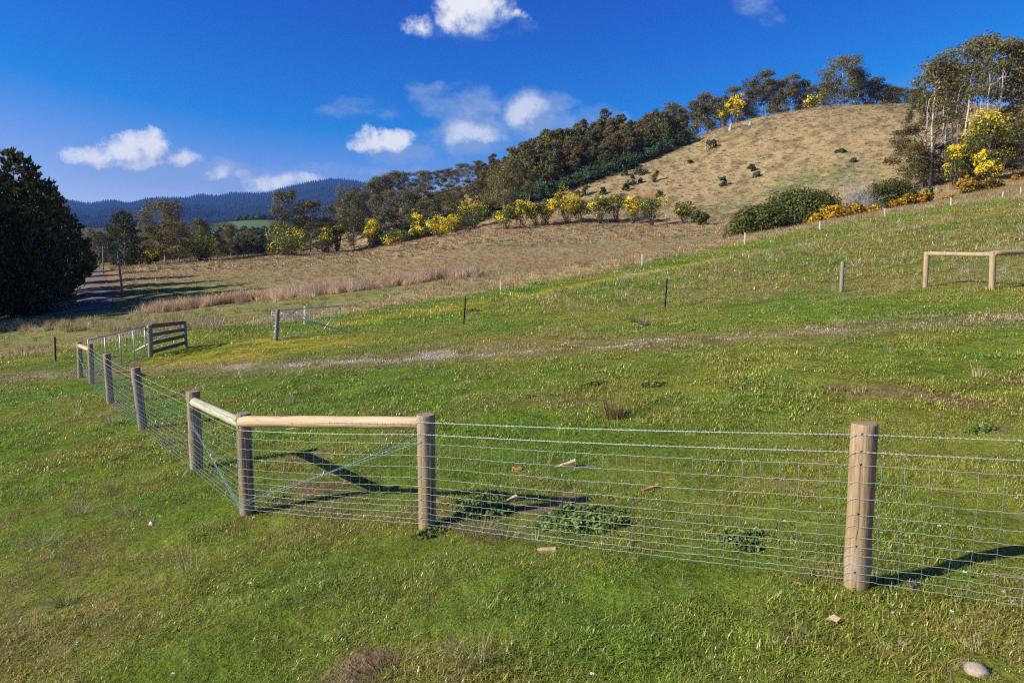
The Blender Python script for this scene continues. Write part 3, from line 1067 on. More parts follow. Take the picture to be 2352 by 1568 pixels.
def beside(pxs, anchors, kind):
    """a label for each of a row: its kind and its place beside the nearest landmark"""
    used, out = {}, [None] * len(pxs)
    near = []
    for i, px in enumerate(pxs):
        a = min(anchors, key=lambda q: abs(q[0] - px))
        near.append((abs(a[0] - px), i, a, 'left' if px < a[0] else 'right'))
    for d, i, a, side in sorted(near, key=lambda q: q[:2]):
        k = used.get((a, side), 0)
        used[(a, side)] = k + 1
        kd = kind[i] if isinstance(kind, list) else kind
        out[i] = '%s %s to the %s of %s' % (ORD[min(k, 9)], kd, side, a[1])
    return out


# ---- plantation on the slope: a few tree shapes, copied one by one
PLANT = [tree_meshes(eucalypt(100 + i, 15, 6.6, 'dense', EUC[[i % 5, (i + 1) % 5, (i + 2) % 5]], .8, .5)) for i in range(7)]
def inside_plantation(px, py):
    # below the ridge, above the fringe of shrubs
    lim = np.interp(px, [1090, 1180, 1266, 1315, 1391, 1473, 1540, 1600], [470, 462, 446, 428, 401, 370, 346, 328])
    return py < lim - 3


spots = []
for py in np.arange(470, 322, -8.2):
    off = rt.random() * 20
    for px in np.arange(1092 + off, 1570, 19):
        qx, qy = px + rt.normal() * 4.5, py + rt.normal() * 2.2
        if not inside_plantation(qx, qy):
            continue
        p = hit(qx, qy)
        if p is None or p[1] > 560:
            continue
        if spots and min((p[0] - s[0]) ** 2 + (p[1] - s[1]) ** 2 for s in spots) < 9:
            continue
        spots.append(p)
n_slope = len(spots)
# a last row stands just over the ridge
for px in np.arange(1100, 1570, 9):
    Yr = np.interp(px, COLS, Y10) * 1.03
    spots.append(spot(px + rt.normal() * 3, Y=Yr + 4 * rt.random()))
spots = spots[:295]
for i, p in enumerate(spots):
    s = (.72 + .4 * rt.random()) * np.interp(project(p)[0], [1090, 1270], [.62, 1.0])
    put_tree('plantation_tree', PLANT[rt.integers(7)], p, 'slim olive-brown eucalypt packed into the dense plantation on the slope' if i < n_slope else 'slim olive-brown eucalypt on the skyline row of the plantation', 'tree',
             'plantation eucalypts on the slope' if i < n_slope else 'plantation eucalypts on the skyline', rt.random() * 6.28, (s, s, s * (.9 + .25 * rt.random())))

# ---- open gums: a few shapes, re-used
GUM_OPEN = [tree_meshes(eucalypt(200 + i, 26, 11, 'open', EUC, 1.25, .42), M_BARK if i % 2 else M_BARK_PALE) for i in range(5)]
GUM_DENSE = [tree_meshes(eucalypt(220 + i, 22, 11, 'dense', EUC[[0, 1, 3, 4]], 1.5, .42), M_BARK) for i in range(4)]
GUM_SPREAD = [tree_meshes(eucalypt(240 + i, 22, 17, 'spread', EUC, 1.5, .42, bark=1.3), M_BARK_PALE) for i in range(3)]
GUM_GREY = [tree_meshes(eucalypt(260 + i, 16, 10, 'dense', GREY_GREEN, 1.0, .42), M_BARK) for i in range(3)]
REFH = {'open': 26, 'dense': 22, 'spread': 22, 'grey': 16}
POOL = {'open': GUM_OPEN, 'dense': GUM_DENSE, 'spread': GUM_SPREAD, 'grey': GUM_GREY}


def gum(style, px, py_top, label, py_base=None, Y=None, group=None, wf=1.0, name='eucalypt_tree', which=None):
    p = spot(px, py_base, Y)
    H = height_to(p, py_top)
    s = H / REFH[style] / (.98)
    pool = POOL[style]
    m = pool[which if which is not None else rt.integers(len(pool))]
    return put_tree(name, m, p, label, 'tree', group, rt.random() * 6.28, (s * wf, s * wf, s))


# the natural bush at the foot of the plantation (behind the big paddock gum)
BL = 'tall grey-brown eucalypt in the mixed bush left of the plantation'
BUSH = [(856, 419, 320, 'open'), (883, 408, 330, 'open'), (909, 396, 335, 'open'), (930, 398, 345, 'open'), (950, 420, 330, 'dense'), (971, 394, 350, 'open'), (985, 396, 340, 'open'), (1012, 394, 350, 'open'),
                        (1028, 389, 360, 'open'), (1045, 392, 345, 'dense'), (1063, 376, 370, 'open'), (1082, 384, 360, 'dense'), (1098, 371, 380, 'open'), (1120, 380, 360, 'dense'), (840, 445, 300, 'dense'), (870, 450, 290, 'dense'),
                        (900, 440, 300, 'dense'), (925, 445, 295, 'grey'), (945, 440, 300, 'open'), (965, 432, 300, 'dense'), (990, 430, 305, 'open'), (1008, 440, 300, 'dense'), (1030, 425, 310, 'open'), (1052, 430, 300, 'dense'),
                        (1075, 415, 310, 'open'), (1100, 415, 305, 'dense'), (1125, 410, 300, 'dense'), (885, 480, 275, 'grey'), (910, 478, 278, 'dense'), (940, 470, 275, 'grey'), (975, 465, 275, 'dense'), (1000, 462, 275, 'grey'),
                        (1030, 455, 275, 'dense'), (1060, 450, 275, 'grey'), (1090, 445, 272, 'dense'), (1130, 440, 275, 'dense'), (1180, 420, 300, 'dense'), (1195, 405, 320, 'open'), (800, 470, 300, 'grey'), (775, 475, 320, 'grey')]
KB = {'open': 'tall feathery gum', 'dense': 'bushy brown gum', 'grey': 'low grey-green gum'}
BLAB = beside([b_[0] for b_ in BUSH], [(815, 'the old paddock gum'), (850, 'the orange-yellow wattle'), (912, 'the wide yellow-green wattle'), (953, 'the thin yellow wattle'), (1012, 'the low bright yellow wattle'), (1086, 'the pale yellow wattle'),
                                        (1157, 'the broad reddish-brown gum'), (1214, 'the half-bare forked gum')], [KB[b_[3]] for b_ in BUSH])
for (px, pt, Y, st), BL in zip(BUSH, BLAB):
    gum(st, px, pt, BL, Y=Y, group='eucalypts of the mixed bush', wf=1.1 + .35 * rt.random())
gum('spread', 1157, 374, 'broad reddish-brown gum with clustered white stems above the yellow wattles', Y=262, wf=.85, which=0)
gum('open', 1214, 393, 'half-bare gum with forked white trunk at the plantation foot', Y=262, wf=1.0, which=0)
gum('spread', 815, 445, 'big old paddock gum with low white limb at the field edge', py_base=574, wf=.82, which=1)

# ridge-top trees
RIDGE = [(1473, 273, 'dense', 430), (1500, 300, 'dense', 420), (1534, 242, 'open', 400), (1548, 270, 'dense', 398), (1562, 262, 'open', 396), (1581, 236, 'dense', 393), (1598, 240, 'open', 390), (1614, 216, 'dense', 388),
         (1632, 228, 'dense', 386), (1655, 236, 'open', 386), (1673, 205, 'open', 384), (1695, 232, 'dense', 384), (1720, 185, 'dense', 380), (1742, 169, 'open', 378), (1768, 200, 'dense', 376), (1786, 190, 'dense', 378), (1801, 174, 'open', 374),
         (1816, 190, 'dense', 376), (1832, 189, 'dense', 374), (1880, 196, 'dense', 374), (1956, 160, 'open', 370), (1975, 190, 'dense', 372), (1993, 182, 'dense', 368), (2010, 196, 'dense', 370), (2029, 200, 'dense', 366), (2048, 203, 'dense', 366),
         (2066, 207, 'dense', 364), (2085, 205, 'dense', 366), (1707, 212, 'open', 392), (1643, 225, 'open', 396), (1760, 186, 'open', 392), (1848, 200, 'dense', 388), (1940, 182, 'dense', 384), (2020, 205, 'dense', 380)]
RLAB = beside([r_[0] for r_ in RIDGE], [(1480, 'the small yellow wattle on the skyline'), (1570, 'the place where grass meets the crest wood'), (1652, 'the dull yellow crest wattle'), (1680, 'the golden crest wattle'), (1722, 'the broken pale stump'),
                                         (1858, 'the yellow-green crest wattle'), (1912, 'the tallest crest gum'), (2080, 'the right end of the crest')], ['slim crest eucalypt' if r_[2] == 'open' else 'dense crest eucalypt' for r_ in RIDGE])
for (px, pt, st, Y), RL in zip(RIDGE, RLAB):
    gum(st, px, pt, RL, Y=Y, group='eucalypts along the hill crest', wf=.95 + .35 * rt.random())
gum('spread', 1912, 134, 'tallest broad gum on the crest of the bare hill', Y=366, wf=.95, which=2)

# right-hand stand
gum('open', 2112, 142, 'tall bushy-topped gum at the left end of the right-hand stand', Y=190, wf=.88, which=1)
gum('open', 2155, 151, 'thin pale-trunked gum beside the first tall one of the right-hand stand', Y=200, wf=.78, which=2)
gum('open', 2199, 90, 'highest feathery gum of the right-hand stand', Y=212, wf=.88, which=4)
gum('open', 2262, 98, 'gum with big white bare trunk above the large yellow wattle', Y=205, wf=.72, which=0)
gum('open', 2290, 101, 'rust-topped gum right of the white-trunked one', Y=215, wf=.72, which=3)
gum('dense', 2328, 107, 'dense brown gum near the right edge of the stand', Y=205, wf=1.0, which=1)
gum('dense', 2375, 105, 'brown gum cut by the right edge of the photo', Y=200, wf=1.05, which=2)
gum('open', 2230, 120, 'slender gum behind the white-trunked gum', Y=235, wf=.6, which=2)
gum('dense', 2072, 290, 'low dark bushy tree on the left foot of the right-hand stand', Y=192, wf=1.3, which=0)
gum('dense', 2088, 330, 'small brown bushy tree in front of the tall gums', Y=186, wf=1.3, which=3)
gum('dense', 2345, 262, 'olive rounded tree right of the big yellow wattle', Y=180, wf=1.5, which=3)
gum('dense', 2310, 330, 'dark cypress-like tree at the foot of the right-hand stand', Y=172, wf=1.7, which=2)
gum('grey', 2352, 350, 'blue-green young tree at the right edge under the gums', Y=168, wf=1.6, which=1)
gum('grey', 2290, 270, 'grey-green tree touching the right side of the yellow wattle', Y=186, wf=1.3, which=0)
DT = [(2121, 150, 412, 187), (2128, 190, 408, 190), (2151, 165, 405, 198), (2157, 210, 405, 196), (2247, 170, 400, 200), (2263, 130, 400, 203), (2140, 200, 410, 192), (2105, 230, 410, 190)]
DLAB = beside([d_[0] for d_ in DT], [(2112, 'the first tall gum of the stand'), (2155, 'the thin pale-trunked gum'), (2236, 'the top of the big yellow wattle')], 'bare pale trunk')
for (px, pt, pb, Y), DL in zip(DT, DLAB):
    p = spot(px, Y=Y)
    H = height_to(p, pt)
    R_ = rng(int(px))
    tb = MB()
    P = wiggle(R_, (0, 0, -1), (R_.normal() * 1.0, 0, H), 9, .008)
    tb.tube(P, np.linspace(.34, .08, 9), 6)
    for k_ in range(9):
        q = P[3 + k_ % 6]
        e = q + np.array([R_.normal() * 2.2, R_.normal() * 2.2, 1.5 + 2.5 * R_.random()])
        tb.tube(wiggle(R_, q, e, 5, .08), np.linspace(.1, .03, 5), 4)
    put_tree('dead_tree', (tb.mesh('trunk', M_BARK_PALE if int(px) % 2 else M_BARK, True, False), None), p, DL, 'tree', 'bare trunks in the right-hand stand')

# ---- wattles in flower
def wat(px, py_top, wpx, flower, label, py_base=None, Y=None, group=None, seed=None, pal=WATTLE, bare=.28, n=16, lsize=.42, fpal=YELLOW, dens=1.0, name='wattle_tree'):
    p = spot(px, py_base, Y)
    H = height_to(p, py_top)
    w = wpx / F * p[1] * (1.22 if px < 1700 else 1.0)
    m = tree_meshes(wattle(seed or int(px * 7 + py_top), H, w, flower, pal, fpal, lsize, bare, n, dens), M_BARK_DARK)
    return put_tree(name, m, p, label, 'tree', group)


wat(1162, 471, 46, .22, 'dark wattle with few flowers at the left end of the wattle row', py_base=526)
wat(1199, 461, 52, .42, 'yellow-flecked wattle second from the left in the wattle row', py_base=521)
wat(1230, 462, 46, .30, 'greenish wattle between two yellow ones in the row', py_base=519)
wat(1252, 453, 46, .48, 'yellow wattle left of the biggest one in the row', py_base=516)
wat(1301, 433, 66, .72, 'biggest and brightest yellow wattle of the row', py_base=514, n=20)
wat(1330, 462, 46, .10, 'green wattle leaning on the brightest yellow one', py_base=513)
wat(1381, 450, 52, .36, 'half-yellow rounded wattle right of the gap in the row', py_base=514)
wat(1414, 442, 44, .02, 'thin grey-green wattle without flowers in the row', py_base=510, dens=.7)
wat(1451, 446, 42, .62, 'narrow bright yellow wattle near the right end of the row', py_base=514)
wat(1498, 450, 62, .10, 'wide dark green wattle beside the narrow yellow one', py_base=518)
wat(1573, 464, 42, .05, 'small round dark tree alone right of the wattle row', py_base=514)
wat(1606, 482, 34, .0, 'smallest dark tree beside the wooden frame in the paddock', py_base=517, bare=.2)
wat(1012, 499, 58, .66, 'bright yellow wattle low at the field edge under the bush', py_base=545, bare=.2)
wat(1042, 489, 40, .5, 'yellow-topped wattle behind the low bright one', Y=248)
wat(1086, 464, 62, .42, 'pale yellow wattle higher on the bush edge', Y=250)
wat(953, 481, 34, .5, 'thin yellow wattle half hidden in the bush', Y=262)
wat(963, 522, 36, .32, 'low yellow-green wattle in front of the thin one', Y=255, bare=.12)
wat(912, 529, 54, .24, 'wide yellow-green wattle at the field edge right of the old gum', py_base=562, bare=.1)
wat(850, 498, 34, .70, 'orange-yellow wattle just right of the old paddock gum', Y=256)
wat(776, 506, 30, .55, 'small bright wattle just left of the old paddock gum', Y=262)
wat(746, 517, 44, .38, 'yellow-flecked wattle before the dark round tree', Y=246, bare=.1)
wat(664, 520, 86, .22, 'wide olive wattle with faint yellow below the tall twin-crowned gum', py_base=587, bare=.2, n=22)
wat(466, 528, 62, .26, 'round olive wattle with yellow top at the far field edge', Y=222, bare=.08, n=20)
wat(347, 571, 32, .62, 'small bright yellow wattle beside the dark conifer', Y=212, bare=.05)
wat(1680, 214, 40, .75, 'golden wattle among the dark crest trees', Y=376, lsize=.6)
wat(1652, 224, 34, .35, 'dull yellow wattle left of the golden one on the crest', Y=380, lsize=.6)
wat(1858, 196, 52, .38, 'yellow-green wattle left of the tallest crest gum', Y=362, lsize=.6, bare=.15)
wat(1433, 345, 26, .45, 'yellow wattle in the plantation fringe', Y=380, bare=.1, lsize=.6)
wat(1480, 296, 22, .4, 'small yellow wattle high in the plantation top', Y=425, bare=.1, lsize=.6)
wat(2236, 254, 118, .40, 'large yellow wattle in full flower under the right-hand gums', Y=172, bare=.02, n=46, lsize=.36, dens=1.9)
wat(2180, 330, 54, .30, 'yellow-green wattle at the lower left of the large one', Y=170, bare=.05, n=20, lsize=.36, dens=1.3)
gum('dense', 2130, 335, 'dark understorey tree around the foot of the first tall gum', Y=193, wf=1.6, which=1)
gum('dense', 2168, 345, 'second dark understorey tree right of the first tall gum', Y=188, wf=1.5, which=3)
gum('grey', 2105, 352, 'grey scrubby understorey at the left foot of the stand', Y=188, wf=1.5, which=1)
gum('dense', 2290, 300, 'brown understorey tree right behind the big yellow wattle', Y=196, wf=1.5, which=0)
gum('dense', 2335, 200, 'dark brown mid-height gum at the right of the stand', Y=212, wf=1.2, which=2)
gum('open', 2080, 205, 'dark gum leaning at the junction of crest and right-hand stand', Y=225, wf=.7, which=1)
gum('dense', 2180, 190, 'brown gum filling the gap in the middle of the right-hand stand', Y=225, wf=.75, which=0)
gum('dense', 2145, 300, 'dark bushy gum low between the pale trunks', Y=206, wf=1.0, which=2)
gum('open', 2312, 125, 'tall gum behind the rust-topped one', Y=235, wf=.6, which=4)
gum('dense', 2215, 330, 'dark undergrowth tree between the big wattle and the pale trunks', Y=190, wf=1.5, which=1)
wat(2258, 345, 66, .42, 'yellow-flecked wattle mass low in front of the large one', Y=166, bare=.02, n=24, lsize=.36, dens=1.3)

# ---- conifers and trees at the end of the paddock
def con(px, py_top, wpx, label, py_base=None, Y=None, seed=1, dens=1.0, lsize=.5, pal=PINE, group=None, bare=.04):
    p = spot(px, py_base, Y)
    H = height_to(p, py_top)
    m = tree_meshes(conifer(seed, H, wpx / F * p[1], dens, lsize, pal, bare), M_BARK_DARK)
    return put_tree('pine_tree', m, p, label, 'tree', group)


con(290, 484, 92, 'lone dark conifer right of the gravel road', Y=200, seed=31, pal=PINE * 1.15, dens=1.2)
PINE_SPOTS = [(-150, 330, 260, 80), (-45, 350, 245, 84), (50, 341, 240, 89), (92, 390, 185, 99), (118, 428, 165, 111), (142, 462, 140, 128), (160, 505, 118, 150), (174, 540, 94, 180), (184, 562, 74, 220), (-230, 380, 260, 75), (10, 400, 200, 99), (70, 500, 150, 84), (-330, 300, 260, 72), (-450, 260, 270, 70), (-580, 240, 280, 65), (-720, 220, 290, 60), (-650, 260, 270, 72)]
PL = {2: 'tallest dark pine of the row beside the gravel road', 0: 'dark pine outside the left edge beside the road', 1: 'dark pine filling the left edge of the photo', 3: 'second dark pine down the slope of the row', 4: 'third dark pine of the descending row',
      5: 'fourth dark pine of the descending row', 6: 'fifth smaller-looking pine of the descending row', 7: 'sixth pine far down the gravel road', 8: 'last and farthest pine along the gravel road', 9: 'pine farthest left beyond the photo edge',
      10: 'pine standing behind the tallest one of the row', 11: 'shorter pine in front of the tallest one', 12: 'pine outside the frame left of the road', 13: 'pine outside the frame, second left of the road', 14: 'pine outside the frame, third left of the road', 15: 'pine outside the frame, nearest to the flat', 16: 'pine outside the frame, behind the nearest'}
for i, (px, pt, w, Y) in enumerate(PINE_SPOTS):
    con(px, pt, w * (.92 if i < 3 or i > 8 else .84), PL[i], Y=Y, seed=300 + i, dens=1.5 if Y < 140 else 1.1, lsize=.5 if Y < 140 else .6, group='pines along the gravel road', bare=.02)
gum('spread', 380, 465, 'tall gum with flat-topped crown beyond the lone conifer', Y=225, wf=.95, which=2)
gum('dense', 358, 520, 'dark bushy tree under the flat-topped gum, left half', Y=215, wf=1.6, which=1)
gum('dense', 412, 512, 'dark bushy tree under the flat-topped gum, right half', Y=215, wf=1.7, which=2)
gum('dense', 462, 505, 'dark gum behind the round olive wattle', Y=260, wf=1.3, which=0)
gum('grey', 500, 540, 'small grey tree right of the round olive wattle', Y=235, wf=1.4, which=0)
gum('dense', 531, 515, 'grey-green gum in the gap below the distant green paddock', Y=245, wf=1.35, which=3)
gum('dense', 655, 444, 'tall twin-crowned gum rising over the olive wattle', Y=252, wf=1.0, which=2)
gum('dense', 715, 466, 'round dark broad tree right of the twin-crowned gum', Y=255, wf=1.6, which=1)
gum('dense', 752, 500, 'dark tree between the broad dark tree and the old gum', Y=262, wf=1.5, which=0)
gum('grey', 640, 555, 'dark shrubby tree below the twin-crowned gum', Y=238, wf=1.7, which=2)
for i, (px, pt) in enumerate([(548, 545), (562, 536), (578, 528), (592, 532), (606, 540), (618, 552), (572, 545), (600, 552)]):
    gum('grey', px, pt, 'thin grey many-stemmed tree in the scrub belt at the far field edge', Y=236 + 4 * rt.random(), group='grey scrub belt trees', wf=1.1)
for i, (px, pt) in enumerate([(212, 530), (226, 540), (238, 535), (250, 545), (222, 562), (240, 570), (256, 560), (262, 530), (205, 545)]):
    gum('grey', px, pt, 'hazy grey tree far beyond the end of the gravel road', Y=300 + 60 * rt.random(), group='grey trees past the road end', wf=.9)
UPX = np.arange(300, 820, 17)
ULAB = beside(list(UPX), [(290, 'the lone dark conifer'), (380, 'the flat-topped gum'), (466, 'the round olive wattle'), (531, 'the gum below the distant paddock'), (580, 'the grey scrub belt'), (655, 'the twin-crowned gum'), (715, 'the round dark broad tree'), (815, 'the old paddock gum')], 'low dark undergrowth tree')
for i, px in enumerate(UPX):
    gum('grey' if i % 2 else 'dense', px + rt.normal() * 4, 558 + 14 * rt.random() - (px - 300) * .02, ULAB[i], Y=262 + 25 * rt.random(), group='undergrowth trees behind the field edge', wf=2.1)
# tree lines round the distant green paddock
DIST = tree_meshes(bush(401, 16, 16, 14, BLUEGREEN * .8, 14, 30, 2.4), M_BARK_DARK)
for i, (px, py) in enumerate([(505, 525), (515, 522), (525, 520), (535, 520), (548, 528), (560, 530), (600, 532), (612, 530), (622, 528), (632, 524), (556, 503), (570, 500), (584, 499), (598, 497), (612, 495), (624, 494), (636, 498), (640, 510), (580, 519), (490, 530), (645, 520)]):
    p = spot(px, Y=1010 if py > 510 else 1330)
    put_tree('distant_tree', DIST, p, 'small dark tree edging the distant green paddock', 'tree', 'trees round the distant green paddock', rt.random() * 6, .7 + .5 * rt.random())

# ---- blue-green shrubs along the plantation fringe
FRINGE = [tree_meshes(bush(420 + i, 8, 8, 6.5, BLUEGREEN, 16, 60, .5, stems=4), M_BARK_DARK) for i in range(4)]
fp = np.array([(870, 563), (905, 558), (940, 553), (975, 548), (1010, 540), (1045, 532), (1075, 522), (1100, 508), (1130, 490), (1160, 480), (1200, 470), (1240, 462), (1266, 452), (1315, 432), (1391, 405), (1473, 374), (1545, 342), (1572, 332)], float)
L = np.concatenate([[0], np.cumsum(np.hypot(np.diff(fp[:, 0]), np.diff(fp[:, 1])))])
for s in np.arange(0, L[-1], 9):
    for k_ in range(2):
        px, py = np.interp(s, L, fp[:, 0]) + rt.normal() * 4, np.interp(s, L, fp[:, 1]) - k_ * 9 - 5 * rt.random()
        p = hit(px, py)
        if p is None:
            continue
        sc = (.62 + .45 * rt.random()) * (1.0 if px > 1100 else .72)
        put_tree('fringe_shrub', FRINGE[rt.integers(4)], p, 'blue-green bushy shrub in the band along the foot of the wood', 'shrub', 'shrubs along the foot of the wood', rt.random() * 6, sc)

# ---- single shrubs on the bare hill
HS = [(1434, 404, 17, 13, 'dark upright shrub left of the pair high on the bare slope'), (1465, 402, 20, 24, 'wide dark shrub at the top of the slope cluster'), (1483, 400, 11, 10, 'small round shrub right of the wide dark one'),
      (1506, 418, 34, 13, 'tall narrow sapling on the bare slope'), (1451, 426, 25, 18, 'conical dark shrub in the slope cluster'), (1471, 420, 11, 10, 'tiny round shrub beside the conical one'),
      (1437, 438, 18, 14, 'dark shrub by the patch of red earth'), (1346, 448, 23, 22, 'dark shrub right of the red clay scar'), (1324, 453, 17, 22, 'grey-green shrub below the red clay scar'),
      (1385, 446, 19, 14, 'thin sapling between clay scar and slope cluster'), (1634, 342, 27, 22, 'round dark shrub alone high on the bare hill'), (1660, 427, 23, 16, 'small sapling alone in the middle of the bare hill'),
      (1726, 394, 18, 14, 'scruffy sapling right of the middle sapling'), (1739, 406, 13, 14, 'low shrub just below the scruffy sapling'), (1515, 452, 14, 16, 'low dark shrub above the wide green wattle'),
      (1585, 375, 8, 12, 'tiny shrub on the upper hill face'), (1930, 350, 8, 22, 'flat dark patch of scrub under the hilltop'), (1960, 372, 9, 14, 'small scrub patch right on the upper hill'), (2035, 375, 11, 10, 'scrub tuft near the right foot of the hill')]
for i, (px, py, h, w, lab) in enumerate(HS):
    p = hit(px, py)
    k_ = p[1] / F
    m = tree_meshes(bush(500 + i, w * k_, w * k_, h * k_, BLUEGREEN * .9 if i % 3 else WATTLE * .7, 11, 45, .45, stems=4, rfac=.24), M_BARK_DARK)
    put_tree('hillside_shrub', m, p, lab, 'shrub', 'shrubs on the bare hill')

# ---- hedge masses, bare bush and gorse behind the electric fence
def mass(px, py_top, py_base, wpx, Y, label, seed, dpt=.7, n=60, per=120, lsize=.3, pal=HEDGE, name='evergreen_bush', rfac=.17):
    p = spot(px, Y=Y)
    H = height_to(p, py_top)
    w = wpx / F * Y
    m = tree_meshes(bush(seed, w, w * dpt, H, pal, n, per, lsize, stems=8, rfac=rfac), M_BARK_DARK)
    return put_tree(name, m, p, label, 'bush')


mass(1838, 430, 545, 215, 96, 'large dome-shaped dark evergreen bush behind the fence crest', 601, .75, 240, 150, .24, rfac=.13)
mass(1738, 462, 548, 140, 92, 'lower left shoulder bush of the large dark evergreen mass', 602, .8, 150, 130, .24, rfac=.15)
mass(2032, 406, 470, 138, 118, 'second flatter dark evergreen bush right of the bare grey bush', 603, .7, 150, 120, .26, rfac=.16)
for (px, pt, Y, w, sd_) in [(1955, 418, 108, 78, 1), (1985, 450, 98, 66, 2)]:
    p = spot(px, Y=Y)
    H = height_to(p, pt)
    put_tree('bare_bush', (bare_bush(610 + sd_, w / F * Y, H, 85, .035).mesh('trunk', M_TWIG, True, False), None), p,
             'leafless grey bush between the two dark evergreen bushes' if sd_ == 1 else 'low leafless grey thicket in front of the bare grey bush', 'bush')
GO = [(1868, 496, 16, 34, .75, 'low orange gorse clump at the left end of the row'), (1905, 484, 26, 62, .8, 'bright orange gorse clump against the big evergreen'), (1948, 473, 28, 66, .55, 'larger browner gorse bush in the row by the fence'),
      (2002, 478, 14, 44, .5, 'flat gorse patch below the grey thicket'), (2050, 466, 18, 42, .7, 'orange gorse just right of the white post'), (2078, 456, 26, 50, .5, 'tall gorse bush with dark base by the fence'), (2113, 437, 13, 34, .75, 'gorse clump beside the second evergreen bush'),
      (2170, 458, 9, 38, .7, 'thin low gorse by the fence post'), (2200, 412, 26, 30, .85, 'round bright orange gorse at the foot of the right-hand stand'), (2225, 438, 26, 50, .35, 'olive gorse bush with scattered orange'), (2262, 428, 26, 48, .4, 'olive-orange gorse bush right of the scattered one'),
      (2318, 412, 12, 20, .8, 'tiny orange gorse under the cypress-like tree'), (2122, 428, 18, 22, .0, 'small dark green shrub behind the gorse clump'),
      (516, 682, 22, 42, .6, 'orange-flowered gorse clump at the left of the rushes'), (588, 682, 18, 54, .22, 'dark gorse bush with few flowers in the rushes'), (548, 684, 11, 26, .3, 'small gorse between the two in the rushes'), (656, 672, 9, 14, .3, 'tiny dark gorse in the rushes'),
      (1425, 362, 10, 22, .55, 'yellowish low shrub at the plantation fringe')]
for i, (px, pyc_, h, w, fl, lab) in enumerate(GO):
    Yg = {True: None}.get(px < 1500)
    if px > 1800:
        Yg = np.interp(px, [1850, 2000, 2100, 2200, 2320], [76, 82, 92, 120, 140])
        if px in (2200, 2318): Yg = 150
    p = spot(px, Y=Yg) if px > 1800 else hit(px, pyc_ + h * .5)
    H = h / F * p[1]
    top = pyc_ - h * .5
    Hc = height_to(p, top)
    if px > 1800:
        H = max(Hc, H)
    m = tree_meshes(bush(640 + i, w / F * p[1], w / F * p[1] * .8, H, GORSE if fl else BLUEGREEN, 22, 60, .2 if p[1] < 120 else .3, fl, ORANGE if px > 1500 or i == 13 else YELLOW, stems=5, rfac=.2), M_BARK_DARK)
    put_tree('gorse_bush', m, p, lab, 'bush', 'gorse bushes' if fl else None)
# green bush at the near foot of the pines
p = spot(118, Y=85)
m = tree_meshes(bush(690, 5.2, 4, height_to(p, 640), BLUEGREEN * 1.2, 24, 60, .3, stems=4), M_BARK_DARK)
put_tree('roadside_bush', m, p, 'light green bush at the foot of the pines by the road', 'bush')

# stumps on the crest
for px, py, lab in ((1677, 299, 'white weathered stump at the edge of the crest trees'), (1722, 288, 'pale broken stump further right on the crest')):
    p = hit(px, py)
    R_ = rng(int(px))
    mb = MB().tube(wiggle(R_, (0, 0, -.5), (.3, 0, 2.6 if px < 1700 else 1.6), 6, .02), np.linspace(.8, .5, 6), 8)
    mb.tube([(.2, 0, 1.4), (.7, .1, 3.6 if px < 1700 else 2.2)], [.4, .1], 6)
    tag(link('tree_stump', mb.mesh('tree_stump', M_BARK_PALE, True, False), loc=p), lab, 'stump')

# ------------------------------------------------------------------ wire fence in the foreground
def post_mesh(name, h, r, material, lean=(0, 0), seed=0, k=14, sink=.25):
    """round post standing on z=0, its axis meeting lean at height h"""
    R_ = rng(seed)
    zs = np.concatenate([[-sink], np.linspace(0, h - .012, 7), [h]])
    P = np.stack([np.array(lean)[0] * zs / h, np.array(lean)[1] * zs / h, zs], 1)
    rad = r * (1 + .025 * R_.normal(size=len(zs)))
    rad[-1] = rad[-2] * .93
    mb = MB().tube(P, rad, k)
    V = mb.V[0]
    V[:, :2] += R_.normal(size=(len(V), 2)) * r * .015
    me = mb.mesh(name, material, False, False)
    sm = np.ones(len(me.polygons), bool); sm[-2:] = False
    me.polygons.foreach_set('use_smooth', sm)
    return me


class Post:
    pass


def make_post(parent, base_px, top_px, r, material, seed, name='post', label=None, base=None):
    q = Post()
    q.b = hit(*base_px) if base is None else np.asarray(base, float)
    q.t = at(top_px[0], top_px[1], q.b[1]) if top_px is not None else q.b + np.array([0, 0, 1.25])
    q.r = r
    q.h = q.t[2] - q.b[2]
    q.me = post_mesh(name, q.h, r, material, (q.t[0] - q.b[0], 0), seed)
    q.o = link(name, q.me, parent, q.b - np.array(parent.location))
    if label:
        q.o['label'] = label
    return q


def log(parent, a, b, r, material, name='rail', seed=0, bend=0.0):
    """round log from a to b; local X runs along it"""
    a, b = np.asarray(a, float), np.asarray(b, float)
    L_ = np.linalg.norm(b - a)
    R_ = rng(seed)
    xs = np.concatenate([[0, .015], np.linspace(.015, L_ - .015, 9)[1:-1], [L_ - .015, L_]])
    P = np.stack([xs, bend * np.sin(xs / L_ * 5.0), bend * .7 * np.cos(xs / L_ * 4.0)], 1)
    rad = r * (1 + .03 * R_.normal(size=len(xs)))
    rad[0] *= .88; rad[-1] *= .88
    mb = MB().tube(P, rad, 14)
    me = mb.mesh(name, material, True, False)
    sm = np.ones(len(me.polygons), bool); sm[-2:] = False
    me.polygons.foreach_set('use_smooth', sm)
    o = link(name, me, parent, a - np.array(parent.location))
    o.rotation_mode = 'QUATERNION'
    o.rotation_quaternion = Vector(b - a).to_track_quat('X', 'Z')
    return o


